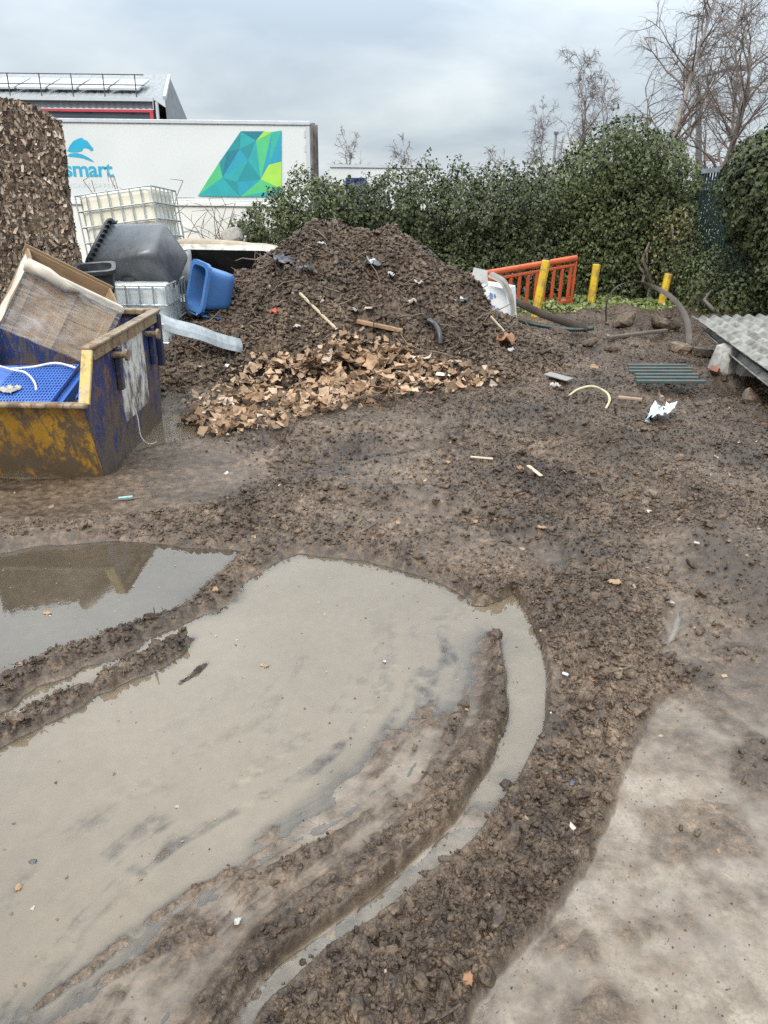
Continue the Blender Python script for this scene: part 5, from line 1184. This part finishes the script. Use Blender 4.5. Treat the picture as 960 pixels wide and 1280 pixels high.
for (x0, y0, x1, y1, Y, lab) in ((667, 404, 683, 325, 13.9, 'yellow steel post in front of the orange barrier'), (737, 388, 746, 330, 15.4, 'middle one of three yellow posts, right of the orange barrier'), (824, 391, 836, 342, 15.3, 'yellow post behind the bent rusty strip')):
    a, b = at(x0, y0, Y=Y), at(x1, y1, Y=Y + 0.05); th = thing('yellow_post', lab, 'post', frame(a, b, a + V(0, 1, 0)), 'yellow steel posts'); L_ = float(np.linalg.norm(b - a)); q = MB(); w = 0.078
    oc = [(w * math.cos(math.radians(22.5 + 45 * k)) , w * math.sin(math.radians(22.5 + 45 * k))) for k in range(8)]
    q.loft([[(-0.2, y, z) for y, z in oc], [(L_ - 0.02, y, z) for y, z in oc], [(L_, y * 0.9, z * 0.9) for y, z in oc]]); q.build('shaft', YEL, th, bevel=0.006)
    MB().loft([[(L_ + 0.002, y * 0.86, z * 0.86) for y, z in oc], [(L_ + 0.03, y * 0.8, z * 0.8) for y, z in oc]]).build('cap', BLACK, th)
RUST = worn('rusty_strip', (0.13, 0.10, 0.085), (0.20, 0.165, 0.145), 0.6, 0.2, 5, 0.5, (0.085, 0.045, 0.028))
def ribbon(name, label, cat, pts, width, prof, mat, cross=(0.55, -0.8, 0.1), thick=0.004, group=None, cross1=None):
    """bent strip through (px, py, Y) with a folded cross-section"""
    P_ = [at(x, y, Y=Y) for x, y, Y in pts]; out = []
    for i in range(len(P_) - 1):
        p0, p1, p2, p3 = P_[max(i - 1, 0)], P_[i], P_[i + 1], P_[min(i + 2, len(P_) - 1)]
        for t in np.linspace(0, 1, 6)[:-1]: out.append(0.5 * (2 * p1 + (p2 - p0) * t + (2 * p0 - 5 * p1 + 4 * p2 - p3) * t * t + (3 * p1 - p0 - 3 * p2 + p3) * t ** 3))
    out.append(P_[-1]); k = len(prof); vv = []
    for i, p_ in enumerate(out):
        t = nrm(out[min(i + 1, len(out) - 1)] - out[max(i - 1, 0)]); c = np.array(cross) + (np.array(cross1 or cross) - np.array(cross)) * i / (len(out) - 1); c = nrm(c - t * c.dot(t)); n = np.cross(t, c)
        ww = width[0] + (width[1] - width[0]) * i / (len(out) - 1)
        for a, b in prof: vv.append(p_ + c * a * ww + n * b * ww)
    ff = [(i * k + j, i * k + j + 1, (i + 1) * k + j + 1, (i + 1) * k + j) for i in range(len(out) - 1) for j in range(k - 1)]
    o = mesh(name, vv, ff, mat); o.modifiers.new('t', 'SOLIDIFY').thickness = thick; return tag(o, label, cat, group)
DSTRIP = worn('dark_rusty_strip', (0.04, 0.031, 0.026), (0.07, 0.055, 0.046), 0.6, 0.1, 5, 0.5, (0.07, 0.04, 0.026))
FPROF = [(-0.5, 0), (-0.25, 0.07), (0, 0.09), (0.25, 0.07), (0.5, 0)]
WPROF = [(-0.5, 0), (-0.42, 0.12), (-0.3, 0.12), (-0.22, 0), (-0.1, 0), (-0.02, 0.12), (0.1, 0.12), (0.18, 0), (0.3, 0), (0.38, 0.12), (0.5, 0.12)]
ribbon('bent_strip', 'rusty ribbed metal strip bent into an arch beside the corrugated sheets', 'metal strip', [(758, 408, 13.2), (758, 380, 13.0), (770, 359, 12.9), (792, 352, 12.8), (818, 359, 12.6), (842, 374, 12.2), (858, 398, 11.9), (862, 430, 11.6)], (0.045, 0.085), FPROF, DSTRIP, (0.0, -0.95, 0.3), cross1=(0.95, -0.35, 0.1))
ribbon('dark_strip', 'dark flat strip sagging in front of the orange barrier', 'strip', [(560, 338, 13.0), (585, 352, 12.8), (620, 364, 12.7), (652, 380, 12.6), (682, 394, 12.6), (712, 404, 12.4), (735, 411, 12.2)], (0.13, 0.16), FPROF, worn('brown_strip', (0.10, 0.078, 0.066), (0.15, 0.12, 0.10), 0.6), (0, -0.5, 0.8))
ribbon('torn_sheet', 'torn pale plastic sheet hanging over the white carton', 'plastic', [(612, 343, 12.3), (628, 352, 12.1), (637, 368, 12.0), (641, 386, 11.95), (640, 406, 11.9)], (0.13, 0.05), [(-0.5, 0.05), (-0.2, 0.0), (0.1, 0.09), (0.5, 0)], worn('grey_film', (0.20, 0.185, 0.165), (0.14, 0.125, 0.11), 0.6), (1, -0.3, 0.2))
cord('hose', 'dark green hose lying below the orange barrier', 'hose', [(640, 398, 12.4), (662, 404, 12.5), (690, 409, 12.4), (720, 412, 12.3), (742, 410, 12.2)], 0.035, worn('green_hose', (0.02, 0.035, 0.03), None, 0.5))
cA, cB, cC = at(588, 352, Y=12.55), at(634, 358, Y=12.25), at(590, 388, Y=12.5)
cx = thing('white_carton', 'crushed white carton with faint blue print beside the orange barrier', 'carton', frame(cA, cB, cC))
fl = (frame(cA, cB, cC).to_3x3() @ Vector((0, 0, 1))).y > 0; sg = 1 if fl else -1
CARTON = worn('white_carton', (0.66, 0.67, 0.66), (0.56, 0.57, 0.57), 0.7, 0, 3, 0.25); BLPR = flat('blue_print', (0.12, 0.2, 0.42))
crinkle(MB().hexa([(0.0, 0, 0), (0.60, 0.05, 0), (0.72, 0.5, 0), (0.05, 0.48, 0), (0.02, 0.0, sg * 0.4), (0.6, 0.0, sg * 0.4), (0.7, 0.5, sg * 0.4), (0.05, 0.5, sg * 0.4)]).build('body', CARTON, cx), 0.02, 3, 3)
for k, (x, y, w, h_) in enumerate(((0.36, 0.12, 0.05, 0.08), (0.43, 0.13, 0.03, 0.05), (0.40, 0.30, 0.07, 0.07), (0.5, 0.33, 0.05, 0.05))):
    MB().box(x, x + w, y, y + h_, -0.05 * 0 - sg * 0.035, -sg * 0.034).build('printed_mark', BLPR, cx) if False else MB().add([(x, y, -sg * 0.03), (x + w, y + 0.01, -sg * 0.03), (x + w, y + h_, -sg * 0.03), (x, y + h_, -sg * 0.03)], [(0, 1, 2, 3)]).build('printed_mark', BLPR, cx)
MB().hexa([(0.0, -0.01, 0.0), (0.3, 0.02, 0.0), (0.28, -0.2, sg * -0.06), (0.05, -0.22, sg * -0.05), (0.0, -0.01, sg * 0.006), (0.3, 0.02, sg * 0.006), (0.28, -0.2, sg * -0.054), (0.05, -0.22, sg * -0.044)]).build('flap', CARTON, cx)

# stack of corrugated cement sheets on rubble
CEM = worn('cement_sheet', (0.17, 0.165, 0.145), (0.25, 0.245, 0.22), 0.85, 0, 2.5, 0.75, (0.065, 0.053, 0.042), 0.3)
def corr_sheet(label, A, B, C, L_, Wd, seed):
    th = thing('corrugated_sheet', label, 'roof sheet', frame(A, B, C), 'stacked corrugated sheets'); vv, ff = [], []; nx, ny = 10, int(Wd / 0.15 * 8); r = np.random.default_rng(seed)
    up = 1 if (frame(A, B, C).to_3x3() @ Vector((0, 0, 1))).z > 0 else -1
    for j in range(ny + 1):
        y = Wd * j / ny; z = 0.022 * math.cos(2 * math.pi * y / 0.15)
        e = 0.03 * r.normal() if j % 5 == 0 else 0
        for i in range(nx + 1): vv.append((L_ * i / nx + (e if i in (0, nx) else 0), y, up * z + 0.01 * math.sin(i * 0.5 + seed)))
    ff = [(j * (nx + 1) + i, j * (nx + 1) + i + 1, (j + 1) * (nx + 1) + i + 1, (j + 1) * (nx + 1) + i) for j in range(ny) for i in range(nx)]
    o = mesh('sheet', vv, ff, CEM, th, True); o.modifiers.new('t', 'SOLIDIFY').thickness = 0.012
    return th
A_, B_, C_ = at(864, 397, z=0.62), at(962, 465, z=0.50), at(962, 374, z=0.74)
corr_sheet('topmost of the stacked grey corrugated sheets at the right edge', A_, B_, C_, 3.2, 1.5, 1)
dn = V(-0.06, -0.10, -0.12); corr_sheet('second of the stacked grey corrugated sheets at the right edge', A_ + dn + V(0.12, -0.05, 0), B_ + dn, C_ + dn, 3.2, 1.5, 2)
A2 = at(881, 417, z=0.44); corr_sheet('lowest corrugated sheet, jutting out under the stack at the right edge', A2, at(962, 472, z=0.36), C_ - V(0, 0, 0.28), 3.0, 1.4, 3)
CONC = worn('broken_concrete', (0.30, 0.285, 0.26), (0.21, 0.195, 0.18), 0.9, 0, 5, 0.5); BRK = worn('red_brick', (0.24, 0.10, 0.065), (0.17, 0.075, 0.05), 0.9, 0, 6, 0.5)
p = hit(912, 466); lump('concrete_block', 'broken pale concrete block propping up the corrugated sheets', 'block', p + V(0, 0.1, 0.1), (0.17, 0.16, 0.2), CONC, 11, rz=20)
p = hit(893, 470); o = MB().box(-0.11, 0.11, -0.05, 0.05, -0.033, 0.033).build('brick', BRK, None, bevel=0.008); o.location = tuple(p + V(0, 0, 0.03)); o.rotation_euler = (0.2, 0.5, 1.0); tag(o, 'red brick lying beside the concrete block', 'brick')
p = hit(948, 482); lump('concrete_block', 'dark rubble lump under the right edge of the sheets', 'block', p + V(0.1, 0.3, 0.12), (0.3, 0.25, 0.22), RUB, 12)
for k, (x, y, s, lab) in enumerate(((700, 420, 0.20, 'mud-caked rubble lump below the dark green hose'), (830, 412, 0.28, 'large dark clod beneath the arched strip'), (780, 405, 0.24, 'dark clod at the left foot of the arched strip'), (850, 440, 0.22, 'rubble lump at the right foot of the arched strip'), (765, 440, 0.13, 'flat stone between the hose and the green grating'), (880, 445, 0.2, 'clod tucked under the corner of the corrugated sheets'), (940, 505, 0.16, 'muddy lump at the right edge below the sheets'), (735, 432, 0.16, 'grey broken slab standing left of the arched strip'))):
    lump('rubble_lump', lab, 'rubble', hit(x, y) + V(0, 0, s * 0.25), (s * 0.85, s * 0.7, s * 0.36), MUD, 20 + k, 'rubble lumps on the right', 30 * k)
# dark green grating lying flat
gA = hit(795, 484) + V(0, 0, 0.06); gB, gC = gA + V(0.76, -0.06, 0.01), gA + V(0.1, 0.8, 0.04)
gt = thing('plastic_grating', 'dark green slatted grating lying on the mud near the sheets', 'grating', frame(gA, gB, gC))
GRN = worn('green_grating', (0.028, 0.045, 0.040), (0.045, 0.062, 0.055), 0.5, 0, 4, 0.6)
gl_ = float(np.linalg.norm(gB - gA)); gw_ = min(1.1, float(np.linalg.norm(gC - gA)))
for k in range(6): MB().hexa([(0.02 * (k % 3), gw_ * k / 6, -0.02), (gl_ - 0.04 * (k % 2), gw_ * k / 6 + 0.02, -0.02), (gl_ - 0.04 * (k % 2), gw_ * k / 6 + 0.075, -0.02), (0.02 * (k % 3), gw_ * k / 6 + 0.055, -0.02), (0.02 * (k % 3), gw_ * k / 6, 0.012), (gl_ - 0.04 * (k % 2), gw_ * k / 6 + 0.02, 0.018), (gl_ - 0.04 * (k % 2), gw_ * k / 6 + 0.075, 0.018), (0.02 * (k % 3), gw_ * k / 6 + 0.055, 0.012)]).build('slat', GRN, gt, bevel=0.004)
for k in range(2): MB().box(0.12 + (gl_ - 0.34) * k, 0.19 + (gl_ - 0.34) * k, 0.0, gw_ * 0.95, -0.05, -0.022).build('bearer', GRN, gt)
def on(px, py, lift=0.0): p = hit(px, py); return (px, py, p[1])
cord('hose', 'short cream hose curved in an arc on the mud', 'hose', [(710, 496, hit(710, 496)[1]), (722, 487, hit(722, 494)[1]), (740, 483, hit(740, 494)[1]), (757, 490, hit(757, 500)[1]), (762, 500, hit(762, 506)[1]), (757, 511, hit(757, 511)[1])], 0.014, worn('cream_hose', (0.46, 0.40, 0.24), (0.38, 0.32, 0.18), 0.5))
BAG = worn('pale_blue_bag', (0.52, 0.62, 0.68), (0.64, 0.70, 0.73), 0.35, 0, 5, 0.15)
crumple('plastic_bag', 'crumpled pale blue plastic bag on the mud right of the cream hose', 'bag', (824, 524), 0.30, BAG, 311, 0.42, 0.02, None, None, 11, 0.6)

# bits sticking out of the heap and lying about
BLKF = worn('black_film', (0.035, 0.037, 0.042), (0.07, 0.073, 0.08), 0.3); REDP = worn('red_scrap', (0.42, 0.06, 0.03), None, 0.6); TAN = worn('tan_card', (0.28, 0.18, 0.10), (0.21, 0.13, 0.072), 0.8, 0, 6, 0.3); PALEW = worn('pale_wood', (0.46, 0.38, 0.27), (0.36, 0.28, 0.19), 0.8, 0, 6, 0.3, stretch=(1, 6, 6)); ORG = worn('orange_card', (0.25, 0.125, 0.065), None, 0.8)
for px, py, s, mt, fz, lab, nm, ct in (
    (355, 333, 0.34, BLKF, 0.3, 'black plastic sheet on the upper left flank of the heap', 'plastic_sheet', 'plastic'),
    (382, 342, 0.20, BLKF, 0.3, 'smaller black plastic piece right of the black sheet', 'plastic_sheet', 'plastic'),
    (466, 337, 0.24, BLKF, 0.25, 'dark grey plastic flap just below the second peak', 'plastic_sheet', 'plastic'),
    (578, 381, 0.16, BLKF, 0.2, 'black plastic square on the right flank of the heap', 'plastic_sheet', 'plastic'),
    (464, 337, 0.17, WHITEP, 0.5, 'white torn plastic near the top middle of the heap', 'plastic_scrap', 'plastic'),
    (490, 352, 0.15, WHITEP, 0.4, 'white plastic scrap right of the heap middle', 'plastic_scrap', 'plastic'),
    (523, 362, 0.12, PAPER, 0.4, 'white scrap high on the right flank of the heap', 'plastic_scrap', 'plastic'),
    (462, 391, 0.15, PAPER, 0.2, 'upright white card halfway up the heap', 'paper_scrap', 'paper'),
    (444, 398, 0.12, WHITEP, 0.4, 'small white curl left of the upright white card', 'plastic_scrap', 'plastic'),
    (515, 384, 0.13, PAPER, 0.4, 'pale round scrap on the lower right of the heap', 'paper_scrap', 'paper'),
    (402, 315, 0.12, WHITEP, 0.4, 'white scrap below the left peak of the heap', 'plastic_scrap', 'plastic'),
    (345, 401, 0.13, REDP, 0.5, 'red scrap on the left of the heap', 'plastic_scrap', 'plastic'),
    (372, 415, 0.12, PAPER, 0.3, 'white scrap at the left end of the pale stick', 'paper_scrap', 'paper'),
    (630, 434, 0.30, ORG, 0.5, 'orange-brown card lump at the right foot of the heap', 'card_lump', 'cardboard'),
    (637, 446, 0.12, PAPER, 0.3, 'white scrap below the orange-brown card lump', 'paper_scrap', 'paper'),
    (743, 465, 0.17, TAN, 0.3, 'pinkish card scrap left of the green grating', 'card_scrap', 'cardboard'),
    (693, 488, 0.12, PAPER, 0.3, 'white scrap left of the cream hose', 'paper_scrap', 'paper'),
    (650, 588, 0.10, ORG, 0.3, 'orange card scrap in the open mud', 'card_scrap', 'cardboard'),
    (561, 580, 0.06, TAN, 0.4, 'small tan scrap left of the orange card scrap', 'card_scrap', 'cardboard'),
    (678, 662, 0.09, TAN, 0.2, 'tan leaf-like scrap below the orange card scrap', 'card_scrap', 'cardboard'),
    (497, 658, 0.05, TAN, 0.4, 'yellow-brown leaf above the large puddle', 'leaf', 'leaf'),
    (594, 655, 0.07, TAN, 0.3, 'brown leaf right of the yellow-brown leaf', 'leaf', 'leaf'),
    (768, 730, 0.10, TAN, 0.2, 'rusty brown leaf above the right end of the churned ridge', 'leaf', 'leaf'),
    (838, 757, 0.07, PAPER, 0.5, 'crumpled white tissue beside the small right pool', 'tissue', 'paper'),
    (706, 846, 0.045, WHITEP, 0.4, 'white plastic shard on the churned ridge', 'plastic_shard', 'plastic'),
    (870, 682, 0.05, PAPER, 0.4, 'pale scrap on the dark berm at the right', 'paper_scrap', 'paper'),
    (585, 1228, 0.055, ORG, 0.25, 'orange-brown leaf upright at the bottom of the ridge', 'leaf', 'leaf'),
    (24, 1113, 0.040, TAN, 0.2, 'round tan leaf in the puddle at the lower left', 'leaf', 'leaf'),
    (42, 1080, 0.035, BLKF, 0.2, 'dark leaf above the round tan leaf in the puddle', 'leaf', 'leaf'),
    (481, 830, 0.030, PAPER, 0.2, 'white fleck afloat in the middle of the large puddle', 'paper_fleck', 'paper'),
    (333, 836, 0.035, TAN, 0.5, 'tan lump poking out of the large puddle', 'card_lump', 'cardboard'),
    (298, 1158, 0.040, PAPER, 0.3, 'pale shell-like scrap in the shallow water', 'paper_scrap', 'paper'),
    (740, 852, 0.060, ORG, 0.3, 'reddish card bit half buried in the churned ridge', 'card_scrap', 'cardboard'),
    (60, 770, 0.06, TAN, 0.2, 'tan scrap in the brown left puddle', 'card_scrap', 'cardboard'),
    (270, 742, 0.05, TAN, 0.4, 'pale scrap on the tyre ridge between the puddles', 'card_scrap', 'cardboard'),
    (715, 985, 0.04, BLKF, 0.4, 'black stone-like bit on the right side of the ridge', 'plastic_shard', 'plastic')):
    crumple(nm, lab, ct, (px, py), s * (0.75 if py > 600 else 0.95), mt, px + py, fz, 0.012 if py > 500 else 0.05, None, None, 6 if s < 0.12 else 8, 0.7)
def stick(name, label, cat, pts, w, h_, mat, lift=0.04):
    P_ = [hit(x, y) + V(0, 0, lift) for x, y in pts]; m = MB(); m.bar(P_[0], P_[1], w, h_); return tag(m.build(name, mat, None, bevel=w * 0.15), label, cat)
stick('stick', 'long pale stick lying down the middle of the heap', 'stick', [(375, 375), (421, 423)], 0.03, 0.025, PALEW, 0.08)
stick('plank', 'short brown plank on the heap above the cardboard', 'plank', [(446, 412), (503, 422)], 0.06, 0.05, worn('brown_wood', (0.2, 0.12, 0.07), (0.32, 0.2, 0.12), 0.8), 0.08)
stick('stick', 'thin pale rod at the right foot of the heap', 'stick', [(613, 402), (634, 425)], 0.02, 0.02, PALEW, 0.06)
stick('wood_strip', 'pale wooden strip beside the orange card scrap', 'wood', [(660, 585), (676, 598)], 0.035, 0.012, PALEW, 0.02)
stick('wood_strip', 'thin pale lath lying left of the orange card scrap', 'wood', [(588, 574), (616, 577)], 0.03, 0.012, PALEW, 0.02)
stick('plank', 'dark muddy plank lying below the arched strip', 'plank', [(760, 428), (832, 418)], 0.08, 0.05, worn('dark_wood', (0.10, 0.075, 0.055), None, 0.8), 0.06)
stick('plank', 'short weathered board between the heap and green grating', 'plank', [(683, 472), (712, 480)], 0.16, 0.02, worn('grey_wood', (0.24, 0.22, 0.2), None, 0.8), 0.05)
stick('plank', 'broken slat left of the plastic bag', 'plank', [(772, 500), (802, 503)], 0.05, 0.03, worn('pink_wood', (0.3, 0.2, 0.14), None, 0.8), 0.03)
cord('rubber_ring', 'curved black rubber strip on the lower right of the heap', 'rubber strip', [(534, 400, hit(534, 404)[1] - 0.05), (543, 405, hit(543, 409)[1] - 0.08), (549, 416, hit(549, 420)[1] - 0.08), (550, 430, hit(550, 432)[1] - 0.05)], 0.035, BLACK)
cord('plastic_tube', 'short teal plastic tube on the mud in front of the skip', 'tube', [(148, 623, hit(148, 623)[1]), (166, 621, hit(166, 621)[1])], 0.012, worn('teal_tube', (0.2, 0.42, 0.38), None, 0.4))
cord('twig', 'dark twig on the mud beside the teal tube', 'twig', [(140, 625, hit(140, 625)[1]), (160, 624, hit(160, 626)[1]), (182, 621, hit(182, 621)[1])], 0.008, BARK)

# roots and twigs tangled in the heap
r = np.random.default_rng(900); tw_ = MB(); k_ = 0
while k_ < 170:
    x, y = r.uniform(-3.0, 2.2), r.uniform(8.8, 11.3); z = float(mud_level(np.array([x]), np.array([y]))[0])
    if z < 0.12: continue
    p = [V(x, y, z + 0.01)]; d = nrm(V(r.normal(), -abs(r.normal()) * 0.5, 0.3 * r.normal())); L_ = r.uniform(0.1, 0.45)
    for q in range(4):
        d = nrm(d + r.normal(0, 0.3, 3)); n2_ = p[-1] + d * L_ / 4; zz = float(mud_level(n2_[:1], n2_[1:2])[0]); n2_[2] = max(n2_[2], zz - 0.005); p.append(n2_)
    tw_.tube(p, [0.008, 0.008, 0.007, 0.006, 0.004], 4, False); k_ += 1
tag(tw_.build('root_tangle', worn('root_bark', (0.09, 0.065, 0.045), (0.2, 0.15, 0.105), 0.85), None, True), 'roots and twigs tangled in the mud heap', kind='stuff')
